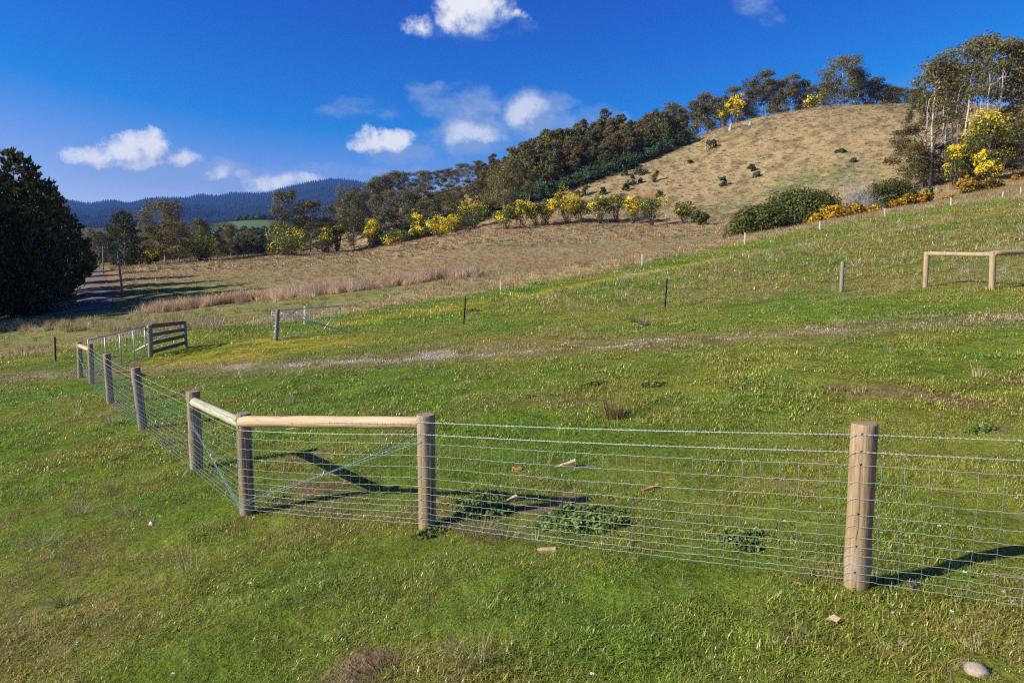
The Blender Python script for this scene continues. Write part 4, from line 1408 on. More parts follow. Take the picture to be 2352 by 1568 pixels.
def build_fence():
    origin = hit(567, 1179)
    fence = thing('wire_fence', origin, 'bent wire netting fence with round timber posts and barbed top wires across the foreground', 'fence')
    spec = [((185, 868), (182, 785), .085, M_POST, None), ((211, 881), (207, 789), .085, M_POST, None), ((254, 927), (245, 812), .088, M_POST_DARK, None), ((328, 986), (311, 844), .088, M_POST_DARK, None),
            ((452, 1079), (443, 898), .10, M_POST, 'corner brace post at the left end of the pale green rail'), ((568, 1179), (559, 948), .088, M_POST_DARK, 'dark grey corner post where both rails meet'),
            ((982, 1213), (978, 951), .095, M_POST, 'brown post at the right end of the fresh rail'), ((1966, 1346), (1986, 971), .089, M_POST, 'nearest single pale post at the right')]
    ps = [make_post(fence, b, t, r, m, 700 + i, label=lab) for i, (b, t, r, m, lab) in enumerate(spec)]
    for i, q in enumerate(ps):
        bx_, by_ = project(q.b)
        print('post', i, 'at', np.round(q.b, 2), 'h %.2f' % q.h, 'px %.0f %.0f' % (bx_, by_))
    d = ps[7].b - ps[6].b
    nb = ps[7].b + d * 1.02
    nb[2] = gz(nb[0], nb[1])
    e = Post(); e.b = nb; e.h = 1.25; e.t = nb + np.array([0, 0, 1.25]); e.r = .09
    link('post', post_mesh('post', 1.25, .09, M_POST, (0, 0), 719), fence, nb - np.array(fence.location))
    ps.append(e)

    # rails
    def top_at(q, f):
        return q.b + (q.t - q.b) * f
    u = ps[5].b - ps[4].b; u /= np.linalg.norm(u)
    log(fence, top_at(ps[4], .87) + u * .02, top_at(ps[5], .89) - u * .06, .068, M_RAIL_GREEN, seed=1)['label'] = 'pale green treated rail'
    u = ps[6].b - ps[5].b; u /= np.linalg.norm(u)
    n_ = np.array([-u[1], u[0], 0]) * -1
    log(fence, top_at(ps[5], .925) + u * .0 + np.array([u[1], -u[0], 0]) * .045, top_at(ps[6], .925) - u * .07, .069, M_RAIL, seed=2)['label'] = 'fresh yellow pine rail'
    u = ps[1].b - ps[0].b; u /= np.linalg.norm(u)
    log(fence, top_at(ps[0], .90) + u * .03, top_at(ps[1], .84) - u * .06, .07, M_RAIL, seed=3)['label'] = 'short pale rail at the gate end'

    # outward side (towards the outside of the paddock) at each post
    seg = [ps[i + 1].b[:2] - ps[i].b[:2] for i in range(8)]
    nrm = [np.array([s_[1], -s_[0]]) / np.linalg.norm(s_) for s_ in seg]
    pn = [nrm[0]] + [(nrm[i - 1] + nrm[i]) / np.linalg.norm(nrm[i - 1] + nrm[i]) for i in range(1, 8)] + [nrm[7]]

    def anchor(i, frac, off=.003):
        q = ps[i]
        p = q.b + (q.t - q.b) * frac
        return p + np.array([pn[i][0], pn[i][1], 0]) * (q.r + off)

    SP = .136
    fr_mesh = [.765, .662, .563, .468, .395, .330, .272, .218, .163, .112, .072]
    fr_barb = [.945, .842]
    org = np.array(fence.location)

    NS = [max(2, int(round(np.linalg.norm(ps[i + 1].b - ps[i].b) / SP))) for i in range(8)]

    def run(frac, wob=True, i0=0, i1=8):
        pts = []
        for i in range(i0, i1):
            a_, b_ = anchor(i, frac), anchor(i + 1, frac)
            n_s = NS[i]
            for j in range(n_s):
                t_ = j / n_s
                p_ = a_ + (b_ - a_) * t_
                p_[2] -= .016 * math.sin(t_ * math.pi)
                pts.append(p_.copy())
                if wob:
                    for tt_, dz in ((.12, -.0035), (.5, -.001), (.86, .003)):
                        p2 = a_ + (b_ - a_) * (t_ + tt_ / n_s)
                        p2[2] += dz - .016 * math.sin((t_ + tt_ / n_s) * math.pi)
                        pts.append(p2)
        pts.append(anchor(i1, frac))
        return np.array(pts) - org

    runs = []
    for fr in fr_mesh:
        R_ = rng(int(fr * 1000))
        P = run(fr)
        P[:, 2] += (fbm(np.arange(len(P)) / 9.0, np.full(len(P), fr * 50), 2, 3) - .5) * .012
        runs.append(P)
        mb = MB().tube(P, .00135, 5)
        link('line_wire', mb.mesh('line_wire', M_NET, True, False), fence)
    # stays: one upright every six inches, tied to every line wire
    mb = MB()
    for j in range(0, len(runs[0]), 4):
        R_ = rng(j)
        P = np.array([r_[j] for r_ in runs[::1]])
        P[:, :2] += np.cumsum(R_.normal(size=(len(P), 2)) * .0035, axis=0)
        mb.tube(P, .0015, 4)
    tag(link('stay_wire', mb.mesh('stay_wire', M_STAY, True, False), fence), kind='stuff')
    # barbed wires: two twisted strands with barbs
    for fr in fr_barb:
        P = run(fr, wob=False)
        D = np.concatenate([[0], np.cumsum(np.linalg.norm(np.diff(P, axis=0), axis=1))])
        S = np.arange(0, D[-1], .014)
        C = np.stack([np.interp(S, D, P[:, k_]) for k_ in range(3)], 1)
        mb = MB()
        tan = np.gradient(C, axis=0); tan /= np.linalg.norm(tan, axis=1)[:, None]
        side = np.cross(tan, [0, 0, 1.0])
        for ph in (0, math.pi):
            w_ = S * 90 + ph
            H_ = C + side * (np.cos(w_) * .0024)[:, None] + np.array([0, 0, 1.0]) * (np.sin(w_) * .0024)[:, None]
            mb.tube(H_, .0014, 4)
        R_ = rng(8)
        for s_ in np.arange(.05, D[-1], .105):
            c_ = np.array([np.interp(s_, D, P[:, k_]) for k_ in range(3)])
            i_ = min(int(s_ / .014), len(tan) - 1)
            for sg in (-1, 1):
                v_ = R_.normal(size=3) * .6 + np.array([0, 0, 1.0]) * sg
                v_ -= tan[i_] * (v_ @ tan[i_]) * .7
                v_ *= .016 / np.linalg.norm(v_)
                mb.tube([c_ - v_ * .6 + tan[i_] * .006 * sg, c_ + v_ + tan[i_] * .004], [.0016, .0011], 4)
        link('barbed_wire', mb.mesh('barbed_wire', M_WIRE, True, False), fence)
    # brace wires: several strands twisted between rail end and foot of the corner post
    for ia, fa, ib, fb in ((4, .70, 5, .085), (6, .80, 5, .11), (0, .75, 1, .1)):
        a_, b_ = anchor(ia, fa, .004), anchor(ib, fb, .004)
        mb = MB()
        R_ = rng(ia)
        tw = .5
        for k_ in range(4):
            t_ = np.linspace(0, 1, 60)
            P = a_ + (b_ - a_) * t_[:, None]
            sp = .035 * np.abs(t_ - tw) * 2 + .004
            ang = 6.28 * 4 * (t_ - tw) * np.exp(-((t_ - tw) / .25) ** 2) + k_ * 1.57
            P[:, 2] += np.sin(ang) * sp
            P[:, :2] += np.outer(np.cos(ang) * sp * .4, nrm[ib if ib < 8 else 7])
            mb.tube(P - org, .0014, 4)
        link('brace_wire', mb.mesh('brace_wire', M_WIRE_BLUE, True, False), fence)
        c_ = a_ + (b_ - a_) * tw - org
        link('twitch', MB().tube([c_ + [-.02, 0, -.05], c_ + [.02, 0, .05]], .006, 5).mesh('twitch', M_WIRE, True, False), fence)
    # staples on the posts
    mb = MB()
    for i in range(3, 8):
        for fr in fr_barb + fr_mesh[::3]:
            p_ = anchor(i, fr, .004) - org
            mb.tube([p_ + [-.006, 0, .012], p_ + [0, 0, -.002], p_ + [.006, 0, .012]], .003, 4)
    tag(link('staple', mb.mesh('staple', M_DARKSTEEL, True, False), fence), kind='stuff')
    return ps


FP = build_fence()


# ------------------------------------------------------------------ gates
def gate_mesh_panel(corner, sx, sz, nh, nv, r):
    """netting between corner + u*sx + v*sz"""
    mb = MB()
    for i in range(nh):
        v = (i + .5) / nh
        mb.tube([corner + sz * v, corner + sx + sz * v], r, 3)
    for j in range(nv):
        u = (j + .5) / nv
        mb.tube([corner + sx * u, corner + sx * u + sz], r, 3)
    return mb


def build_gate_closed():
    """long tube gate between the end post of the fence and the boarded panel"""
    A = FP[0].b + np.array([.28, .12, 0])
    gp = hit(346, 823)
    B = gp + np.array([-.16, -.03, 0])
    A[2], B[2] = gz(A[0], A[1]), gz(B[0], B[1])
    g = thing('tube_gate', A, 'long galvanised tube gate closed between fence end post and boarded panel', 'gate')
    zA, zB = .09, .10
    hA = at(190, 781, A[1])[2] - A[2]
    hB = at(339, 750, B[1])[2] - B[2]
    o = A
    c00, c10 = A + [0, 0, zA] - o, B + [0, 0, zB] - o
    c01, c11 = A + [0, 0, hA] - o, B + [0, 0, hB] - o
    fr = MB().tube([c00, c10], .025, 8).tube([c01, c11], .025, 8)
    link('frame', fr.mesh('frame', M_GALV, True, False), g)
    for t_ in (0.0, .265, .52, .77, 1.0):
        lo_, hi_ = c00 + (c10 - c00) * t_, c01 + (c11 - c01) * t_
        link('upright', MB().tube([lo_, hi_], .022, 8).mesh('upright', M_GALV, True, False), g)
    mb = MB()
    for i in range(8):
        v = (i + .6) / 8.4
        mb.tube([c00 + (c01 - c00) * v, c10 + (c11 - c10) * v], .0019, 3)
    for j in range(17):
        u = (j + .5) / 17
        mb.tube([c00 + (c10 - c00) * u, c01 + (c11 - c01) * u], .0017, 3)
    tag(link('netting', mb.mesh('netting', M_NET, True, False), g), kind='stuff')
    mb = MB().box(c11 + np.array([.05, -.02, -.12]), [.05, 0, 0], [0, .012, 0], [0, 0, .03])
    link('latch', mb.mesh('latch', M_DARKSTEEL, False, False), g)
    return gp


def build_board_panel(gp):
    q = thing('board_fence_panel', gp, 'short fence panel of four dark boards between two round posts', 'fence')
    p1 = make_post(q, (346, 823), (344, 746), .095, M_GREYPOST, 731)
    p2 = make_post(q, (427, 798), (423, 738), .085, M_GREYPOST, 732)
    d = p2.b - p1.b
    d2 = d / np.linalg.norm(d)
    nrm = np.array([d2[1], -d2[0], 0])
    for (f0, f1) in ((.99, .885), (.735, .635), (.495, .385), (.235, .125)):
        a_ = p1.b + [0, 0, p1.h * (f0 + f1) / 2] + d2 * .06 + nrm * .0
        b_ = p2.b + [0, 0, p2.h * (f0 + f1) / 2 + p2.h * .012] - d2 * .02
        L_ = np.linalg.norm(b_ - a_)
        hh = p1.h * (f0 - f1) / 2
        mb = MB().box([L_ / 2, 0, 0], [L_ / 2, 0, 0], [0, .02, 0], [0, 0, hh])
        o = link('board', mb.mesh('board', M_BOARD, False, False), q, a_ - np.array(q.location))
        o.rotation_mode = 'QUATERNION'
        o.rotation_quaternion = Vector(b_ - a_).to_track_quat('X', 'Z')
    # flat capping board
    a_ = p1.b + [0, 0, p1.h * 1.005] + d2 * .08
    b_ = p2.b + [0, 0, p2.h * 1.01] - d2 * .02
    L_ = np.linalg.norm(b_ - a_)
    o = link('capping_board', MB().box([L_ / 2, 0, 0], [L_ / 2, 0, 0], [0, .06, 0], [0, 0, .015]).mesh('capping_board', M_BOARD, False, False), q, a_ - np.array(q.location))
    o.rotation_mode = 'QUATERNION'
    o.rotation_quaternion = Vector(b_ - a_).to_track_quat('X', 'Z')
    # galvanised stay from the far post down behind the gate
    e = hit(309, 814)
    e = np.array([p1.b[0] - 1.15, p1.b[1] + .75, 0]); e[2] = gz(e[0], e[1]) + .22
    t_ = p2.b + np.array([-.02, .12, p2.h * .86])
    link('stay_tube', MB().tube([t_ - np.array(q.location), e - np.array(q.location)], .028, 10).mesh('stay_tube', M_GALV, True, False), q)
    e = p1.b + np.array([.0, -.1, .1])
    link('chain', MB().tube(np.array([[-.12, -.02, .92], [-.10, -.10, .82], [.02, -.11, .80]]) * [1, 1, p1.h], .008, 5).mesh('chain', M_DARKSTEEL, True, False), q)


def build_gate_open():
    b = hit(634, 783)
    q = thing('gate_post', b, 'grey round gate post with a blue mark and a long tube stay', 'post')
    p = make_post(q, (634.5, 783), (638, 710), .088, M_GREYPOST, 741)
    org = np.array(q.location)
    # blue mark painted round the top
    mb = MB().tube([[p.t[0] - p.b[0], 0, p.h - .10], [p.t[0] - p.b[0], 0, p.h - .002]], .0905, 14, cap=False)
    F_ = mb.F[0]
    keep = [i for i in range(len(F_)) if mb.V[0][F_[i]][:, 1].mean() < .03 and mb.V[0][F_[i]][:, 0].mean() < (p.t[0] - p.b[0]) + .045]
    mb.F[0] = F_[keep]; mb.C[0] = mb.C[0][keep]
    link('blue_mark', mb.mesh('blue_mark', M_BLUE, True, False), q)
    e = hit(806, 766)
    tp = p.b + (p.t - p.b) * .89 + np.array([.09, -.03, 0])
    pts = np.array([tp, tp + (e - tp) * .06, e + [0, 0, .03]])
    link('stay_tube', MB().tube(pts - org, [.018, .033, .033], 10).mesh('stay_tube', M_GALV, True, False), q)
    cb = np.array([[.08, -.06, .78 * p.h], [.22, -.08, .80 * p.h], [.2, -.1, .55 * p.h], [.12, -.13, .25 * p.h], [-.02, -.13, .06]])
    t_ = np.linspace(0, 4, 24)
    cb = np.stack([np.interp(t_, np.arange(5), cb[:, k_]) for k_ in range(3)], 1)
    link('cable', MB().tube(cb, .009, 5).mesh('cable', M_BLACK, True, False), q)
    # the open gate: tube frame with rounded ends hung behind the post
    A = p.b + np.array([-.20, .17, 0]); A[2] = gz(A[0], A[1])
    hA = at(628, 714, A[1])[2] - A[2]
    Yb = A[1] + 2.6
    B = at(782, 765, Yb)
    g = thing('open_tube_gate', A, 'galvanised tube gate with zigzag braces standing open beside the grey post', 'gate')
    lo_a = np.array([0, 0, .10]); hi_a = np.array([0, 0, hA])
    Bt, Bb = at(781, 702.5, Yb) - A, at(783, 763, Yb) - A
    def arc(c, p0, p1, n=6):
        s_ = np.linspace(0, 1, n)[:, None]
        return (1 - s_) ** 2 * p0 + 2 * s_ * (1 - s_) * c + s_ ** 2 * p1
    du = (Bt - hi_a) / np.linalg.norm(Bt - hi_a)
    up = np.array([0, 0, 1.0])
    r_ = .14
    path = np.concatenate([[lo_a], arc(hi_a, hi_a - up * r_, hi_a + du * r_), arc(Bt, Bt - du * r_, Bt - up * r_), [Bb], [lo_a]])
    link('frame', MB().tube(path, .027, 8).mesh('frame', M_GALV, True, False), g)
    def on_top(t): return hi_a + (Bt - hi_a) * t
    def on_bot(t): return lo_a + (Bb - lo_a) * t
    for a_, b_ in ((on_top(.36), lo_a + (hi_a - lo_a) * .40), (on_top(.36), on_bot(.675)), (on_bot(.68), Bt - up * .1 - du * .02)):
        link('brace', MB().tube([a_, b_], .020, 8).mesh('brace', M_GALV, True, False), g)
    mb = MB()
    for i in range(8):
        v = (i + .5) / 8
        mb.tube([lo_a + (hi_a - lo_a) * v, Bb + (Bt - Bb) * v], .0018, 3)
    for j in range(16):
        u = (j + .5) / 16
        mb.tube([on_bot(u), on_top(u)], .0017, 3)
    tag(link('netting', mb.mesh('netting', M_NET, True, False), g), kind='stuff')
    for s_ in (.25, .85):
        link('hinge', MB().tube([lo_a + (hi_a - lo_a) * s_, lo_a + (hi_a - lo_a) * s_ + np.array([.18, -.1, 0])], .012, 6).mesh('hinge', M_GALV, True, False), g)


GP = build_gate_closed()
build_board_panel(GP)
build_gate_open()


# ------------------------------------------------------------------ frame of new posts and rails at the right, other posts
def build_right_frame():
    b = hit(2125, 660)
    q = thing('post_and_rail_frame', b, 'new yellow timber posts and rails with slack netting up the slope at the right edge', 'fence')
    p1 = make_post(q, (2125, 660), (2129, 578), .095, M_POST_NEW, 751)
    p2 = make_post(q, (2278, 666), (2281, 577), .098, M_POST_NEW, 752)
    d = (p2.b - p1.b) * 1.03
    b3 = p2.b + np.array([2.6, .3, 0]); b3[2] = gz(b3[0], b3[1])
    p3 = make_post(q, None, None, .098, M_POST_NEW, 753, base=b3)
    u = p2.b - p1.b; u /= np.linalg.norm(u)
    log(q, p1.t + [0, 0, -.085] + u * .02, p2.t + [0, 0, -.10] - u * .05, .082, M_RAIL_OLD, seed=11, bend=.012)
    log(q, p2.t + [0, 0, -.075] + u * .05, p3.t + [0, 0, -.12], .088, M_RAIL_OLD, seed=12, bend=.01)
    org = np.array(q.location)
    for i in range(8):
        f = .12 + .095 * i
        a_, b_, c_ = p1.b + [0, -.1, p1.h * f], p2.b + [0, -.1, p2.h * f], p3.b + [0, -.1, p3.h * f]
        link('line_wire', MB().tube(np.array([a_, b_, c_]) - org, .0018, 3).mesh('line_wire', M_STAY, True, False), q)
    mb = MB()
    for t_ in np.linspace(0, 2, 32):
        a_ = np.array([np.interp(t_, [0, 1, 2], [p1.b[k_], p2.b[k_], p3.b[k_]]) for k_ in range(3)]) + [0, -.1, .12]
        mb.tube(np.array([a_, a_ + [0, 0, .9]]) - org, .0014, 3)
    tag(link('stay_wire', mb.mesh('stay_wire', M_STAY, True, False), q), kind='stuff')


build_right_frame()

b = hit(1932, 672)
q = thing('grey_post', b, 'single grey weathered post alone on the slope left of the timber frame', 'post')
p_ = make_post(q, (1932, 672), (1936, 601), .075, M_GREYPOST, 761)
link('insulator', MB().tube([[.07, -.04, p_.h * .86], [.10, -.06, p_.h * .84]], .03, 8).mesh('insulator', M_BLACK, True, False), q)

for (bp, tp, lab) in (((128, 831), (126, 773), 'dark steel picket alone left of the fence end'), ((1065, 745), (1069, 681), 'dark leaning steel picket in the middle of the green field'),
                      ((1527, 708), (1532, 639), 'dark steel picket on the slope right of the middle one')):
    bb = hit(*bp)
    q = thing('steel_picket', bb, lab, 'post', 'dark steel pickets')
    t_ = at(tp[0], tp[1], bb[1]) - bb
    mb = MB()
    for an in (0, 2.1, 4.2):
        dv = np.array([math.cos(an), math.sin(an), 0]) * .018
        mb.box(t_ * .46 + dv, t_ * .54, dv, np.array([-dv[1], dv[0], 0]) * .22)
    link('star_bar', mb.mesh('star_bar', M_DARKSTEEL, False, False), q)
    for f in (.93, .62):
        link('insulator', MB().tube([t_ * f + [-.02, -.03, 0], t_ * f + [.03, -.06, .02]], .022, 6).mesh('insulator', M_BLACK, True, False), q)

WP = [((698.5, 745), (700, 703)), ((1150, 673), (1149, 644)), ((1474, 612.5), (1475, 583)), ((1710, 562), (1711, 534)), ((1883, 527), (1883, 508)), ((2032, 497), (2032, 479)), ((2184, 473), (2185, 454)), ((2303, 454), (2304, 441)), ((2344, 446), (2345, 430))]
WL = ['white tread-in post behind the open tube gate', 'white tread-in post by the pale grass above the middle picket', 'white tread-in post third along the pale grass crest', 'white tread-in post below the left end of the big evergreen bush',
      'white tread-in post in front of the orange gorse row', 'white tread-in post between the gorse and the evergreen bushes', 'white tread-in post right of the second evergreen bush', 'white tread-in post below the cypress-like tree', 'last white tread-in post at the right edge']
for (bp, tp), lab in zip(WP, WL):
    bb = hit(*bp)
    t_ = at(tp[0], tp[1], bb[1]) - bb
    q = thing('tread_in_post', bb, lab, 'post', 'white electric fence posts')
    link('shaft', MB().box(t_ * .49, t_ * .51, [.042, 0, 0], [0, .03, 0]).mesh('shaft', M_WHITE, False, False), q)
    for f in (.95, .7, .45):
        link('clip', MB().tube([t_ * f + [-.045, -.02, 0], t_ * f + [-.045, -.02, .04]], .012, 5).mesh('clip', M_WHITE, True, False), q)

# two thin electric wires along the white posts
pw = [hit(*b_) for b_, _ in WP]
q = thing('electric_wire', pw[0], 'thin electric wires strung along the white posts', 'wire')
for z_ in (.55, .85):
    P = np.array([w_ + np.array([-.05, -.02, z_]) for w_ in pw])
    link('strand', MB().tube(P - np.array(q.location), .0018, 3).mesh('strand', M_WIRE, True, False), q)

# old fence of little posts at the far field edge
q0 = hit(345, 604)
q = thing('paddock_fence', q0, 'row of small pale posts along the far edge of the brown paddock', 'fence')
pp = []
for px in (345, 352, 360, 370, 382, 392, 402, 412, 424, 438, 452, 468, 484, 500):
    bb = hit(px, np.interp(px, [345, 420, 500], [607, 604, 599]))
    pp.append(bb)
    link('post', MB().tube(np.array([[0, 0, -.2], [0, 0, 1.1 + .2 * rt.random()]]), .09, 6).mesh('post', M_GREYPOST, True, False), q, bb - np.array(q.location))
for z_ in (.5, 1.0):
    link('line_wire', MB().tube(np.array(pp) - np.array(q.location) + [0, 0, z_], .01, 3).mesh('line_wire', M_STAY, True, False), q)

# ------------------------------------------------------------------ power poles along the road
POLES = [(279, 690, 268, 556, 'tall timber power pole with crossarm beside the gravel road', 100), (237, 640, 236, 566, 'second power pole further along the gravel road', 165), (228, 622, 228, 575, 'third, smallest power pole far along the gravel road', 235)]
arms = []
for i, (bx_, by_, tx, ty, lab, Yp) in enumerate(POLES):
    bb = spot(bx_, Y=Yp)
    H = height_to(bb, ty)
    q = thing('power_pole', bb, lab, 'pole', 'power poles')
    top = at(tx, ty, Yp) - bb
    link('pole', MB().tube([[0, 0, -.5], top * .5, top], [.17, .14, .11], 10).mesh('pole', M_GREYPOST, True, False), q)
    ca = np.array([1.15, .35, 0])
    c_ = top - [0, 0, .35]
    link('crossarm', MB().box(c_ + [0, -.16, 0], ca, [-.02, .06, 0], [0, 0, .07]).mesh('crossarm', M_GREYPOST, False, False), q)
    link('brace', MB().tube([c_ + ca * .6 + [0, -.14, 0], c_ + [0, -.14, -.7]], .02, 5).mesh('brace', M_DARKSTEEL, True, False), q)
    for s_ in (-.9, -.4, .4, .9):
        link('insulator', MB().tube([c_ + ca * s_ + [0, -.16, .07], c_ + ca * s_ + [0, -.16, .22]], [.04, .055], 8).mesh('insulator', M_WHITE, True, False), q)
    if i == 0:
        link('stay_wire', MB().tube([c_ + [0, 0, -.6], np.array([2.4, .3, .05])], .012, 4).mesh('stay_wire', M_STAY, True, False), q)
    arms.append([bb + c_ + ca * s_ + [0, -.16, .22] for s_ in (-.9, -.4, .4, .9)])
q = thing('power_line', arms[0][0], 'thin sagging power lines strung between the poles along the road', 'wire')
left = [arms[0][k_] + np.array([-16.0, -62.0, 2.0]) for k_ in range(4)]
for k_ in range(4):
    for a_, b_ in ((arms[0][k_], arms[1][k_]), (arms[1][k_], arms[2][k_])):
        t_ = np.linspace(0, 1, 14)[:, None]
        P = a_ + (b_ - a_) * t_ - np.array([0, 0, 1.2]) * 4 * t_ * (1 - t_)
        link('conductor', MB().tube(P - np.array(q.location), .008, 4).mesh('conductor', M_DARKSTEEL, True, False), q)
a_, b_ = arms[0][0], spot(140, Y=118) + np.array([0, 0, 5.0])
link('conductor', MB().tube(np.array([a_, (a_ + b_) / 2 - [0, 0, .5], b_]) - np.array(q.location), .010, 4).mesh('conductor', M_WIRE, True, False), q)

# wooden frame standing alone in the paddock
bb = hit(1612, 517)
q = thing('timber_trestle', bb, 'small pale wooden frame like a low trestle beside the smallest dark tree', 'frame')
k_ = bb[1] / F
for s_ in (-1, 1):
    link('leg', MB().box([s_ * 10 * k_, 0, 3.2 * k_], [.10, 0, 0], [0, .10, 0], [0, 0, 3.6 * k_]).mesh('leg', M_POST_NEW, False, False), q)
link('crossbar', MB().box([0, 0, 7.3 * k_], [12 * k_, 0, 0], [0, .10, 0], [0, 0, .11]).mesh('crossbar', M_POST_NEW, False, False), q)


# ------------------------------------------------------------------ timber offcuts, stones, litter
def wedge(name, px, py, wpx, hpx, material, label, cat, rz=0.0, seed=0, tip=.25, lift=0.0, group=None, squash=.5):
    """split billet: long, uneven, thinner at one end"""
    p = hit(px, py)
    k_ = p[1] / F
    L_, H_ = wpx * k_ * .5, max(.012, hpx * k_ * .5)
    R_ = rng(seed + 900)
    V, ring = [], []
    xs = np.linspace(-L_, L_, 6)
    for i, x in enumerate(xs):
        t_ = i / 5
        hh = H_ * (tip + (1 - tip) * t_)
        ww = L_ * squash * (.35 + .65 * t_) if tip < .9 else L_ * squash
        for a_, b_ in ((-1, -1), (1, -1), (1, .55), (.15, 1), (-1, .4)):
            V.append((x + R_.normal() * L_ * .03, a_ * ww + R_.normal() * ww * .1, b_ * hh + hh * .6 + R_.normal() * hh * .1 + lift * H_ * t_))
    V = np.array(V)
    fs = []
    for i in range(5):
        for j in range(5):
            fs.append([i * 5 + j, i * 5 + (j + 1) % 5, (i + 1) * 5 + (j + 1) % 5, (i + 1) * 5 + j])
    me = MB().add(V, [np.array(fs), np.array([[4, 3, 2, 1, 0]]), np.array([[25, 26, 27, 28, 29]])]).mesh(name, material, False, False)
    o = link(name, me, loc=p)
    o.rotation_euler = (0, 0, rz)
    return tag(o, label, cat, group)


OG = 'timber offcuts on the grass'
wedge('timber_offcut', 1297, 1072, 52, 17, M_OFFCUT, 'long pale wedge offcut pointing left behind the fence', 'wood', .25, 1, .15, .6, OG, .22)
wedge('timber_offcut', 1347, 1076, 44, 9, M_OFFCUT_OLD, 'dark old plank end lying beside the long pale wedge', 'wood', .08, 2, .8, 0, OG, .15)
wedge('timber_offcut', 1187, 1082, 22, 13, M_OFFCUT_RED, 'small orange block left of the long pale wedge', 'wood', .1, 3, 1, 0, OG, .5)
wedge('timber_offcut', 1540, 1102, 22, 6, M_OFFCUT_RED, 'thin flat chip furthest right behind the fence', 'wood', .2, 4, .4, 0, OG, .3)
wedge('timber_offcut', 1493, 1124, 44, 13, M_OFFCUT_RED, 'orange curved splinter below the thin flat chip', 'wood', .28, 5, .12, .7, OG, .2)
wedge('timber_offcut', 1171, 1151, 34, 14, M_OFFCUT, 'pale splinter at the edge of the post shadow', 'wood', .35, 6, .15, .9, OG, .25)
wedge('timber_offcut', 1255, 1268, 42, 17, M_OFFCUT, 'short cream split block in front of the fence', 'wood', .1, 7, .85, 0, OG, .32)
wedge('timber_offcut', 1968, 1351, 40, 14, M_OFFCUT, 'yellow wedge chip at the foot of the nearest post', 'wood', .1, 8, .5, 0, OG, .3)
wedge('timber_offcut', 1553, 744, 22, 6, M_OFFCUT, 'pale chip far up the green slope', 'wood', .3, 9, .5, 0, OG, .3)
wedge('timber_offcut', 1524, 737, 16, 5, M_OFFCUT_OLD, 'second chip beside the one far up the slope', 'wood', .3, 10, .7, 0, OG, .3)
wedge('timber_offcut', 1565, 740, 12, 4, M_OFFCUT, 'smallest chip right of the two far up the slope', 'wood', .0, 11, .7, 0, OG, .3)
wedge('timber_offcut', 672, 986, 30, 8, M_OFFCUT, 'pale chip in the grass behind the corner rails', 'wood', .3, 12, .4, 0, OG, .3)
wedge('timber_offcut', 690, 982, 16, 7, M_OFFCUT, 'tiny pale block next to the chip behind the rails', 'wood', .3, 13, .8, 0, OG, .4)
wedge('timber_offcut', 330, 822, 16, 5, M_OFFCUT_RED, 'orange offcut lying by the gate latch post', 'wood', .2, 14, .6, 0, OG, .4)
wedge('timber_offcut', 272, 819, 34, 4, M_OFFCUT_OLD, 'dark plank lying in the grass behind the closed gate', 'wood', .35, 15, .9, 0, OG, .12)
wedge('timber_block', 2095, 1353, 24, 24, M_OFFCUT_OLD, 'dark old sawn block by the fence right of the nearest post', 'wood', .5, 16, 1, 0, None, .6)
wedge('timber_stick', 2325, 1325, 84, 8, M_OFFCUT_OLD, 'grey stick slanting in the grass at the right edge', 'stick', -.42, 17, .8, 0, None, .06)
wedge('timber_offcut', 288, 887, 20, 7, M_OFFCUT_OLD, 'small grey block near the far fence posts', 'wood', .2, 18, .9, 0, OG, .3)


def stone(px, py, wpx, hpx, material, label, seed, group=None, name='stone'):
    p = hit(px, py)
    k_ = p[1] / F
    R_ = rng(seed)
    V, fs = [], []
    nlat, nlon = 6, 9
    for i in range(nlat):
        th = math.pi * (i + .3) / (nlat - .4) * .98
        for j in range(nlon):
            ph = 2 * math.pi * j / nlon
            rr = 1 + R_.normal() * .10
            V.append((math.sin(th) * math.cos(ph) * wpx * k_ * .5 * rr, math.sin(th) * math.sin(ph) * wpx * k_ * .36 * rr, math.cos(th) * hpx * k_ * .6 * rr + hpx * k_ * .15))
    for i in range(nlat - 1):
        for j in range(nlon):
            fs.append([i * nlon + j, (i + 1) * nlon + j, (i + 1) * nlon + (j + 1) % nlon, i * nlon + (j + 1) % nlon])
    me = MB().add(V, [np.array(fs), np.arange(nlon)[None], np.arange(nlon)[::-1][None] + (nlat - 1) * nlon]).mesh(name, material, True, False)
    o = link(name, me, loc=p)
    o.rotation_euler = (0, 0, -.35 + .2 * R_.normal())
    return tag(o, label, 'stone', group)


stone(2243, 1543, 62, 30, M_STONE, 'long grey-tan stone near the bottom right corner', 31)
stone(2330, 1386, 16, 12, M_STONE_WHITE, 'small white stone under the fence at the right edge', 32)
stone(2306, 1360, 12, 10, M_STONE, 'small pinkish stone just behind the bottom wire at right', 33)
stone(2072, 1474, 22, 8, M_STONE_GREY, 'flat grey stone among bare soil below the nearest post', 34)
stone(1782, 1472, 18, 7, M_STONE_GREY, 'flat grey stone in grass left of the bare soil', 35)
stone(908, 1535, 14, 10, M_STONE_GREY, 'small dark stone at the bottom centre', 36)
stone(1900, 1540, 20, 9, M_STONE_GREY, 'dark stone at the bottom edge right of centre', 37)
stone(0, 902, 16, 10, M_STONE, 'brown stone at the left edge by the track', 38)
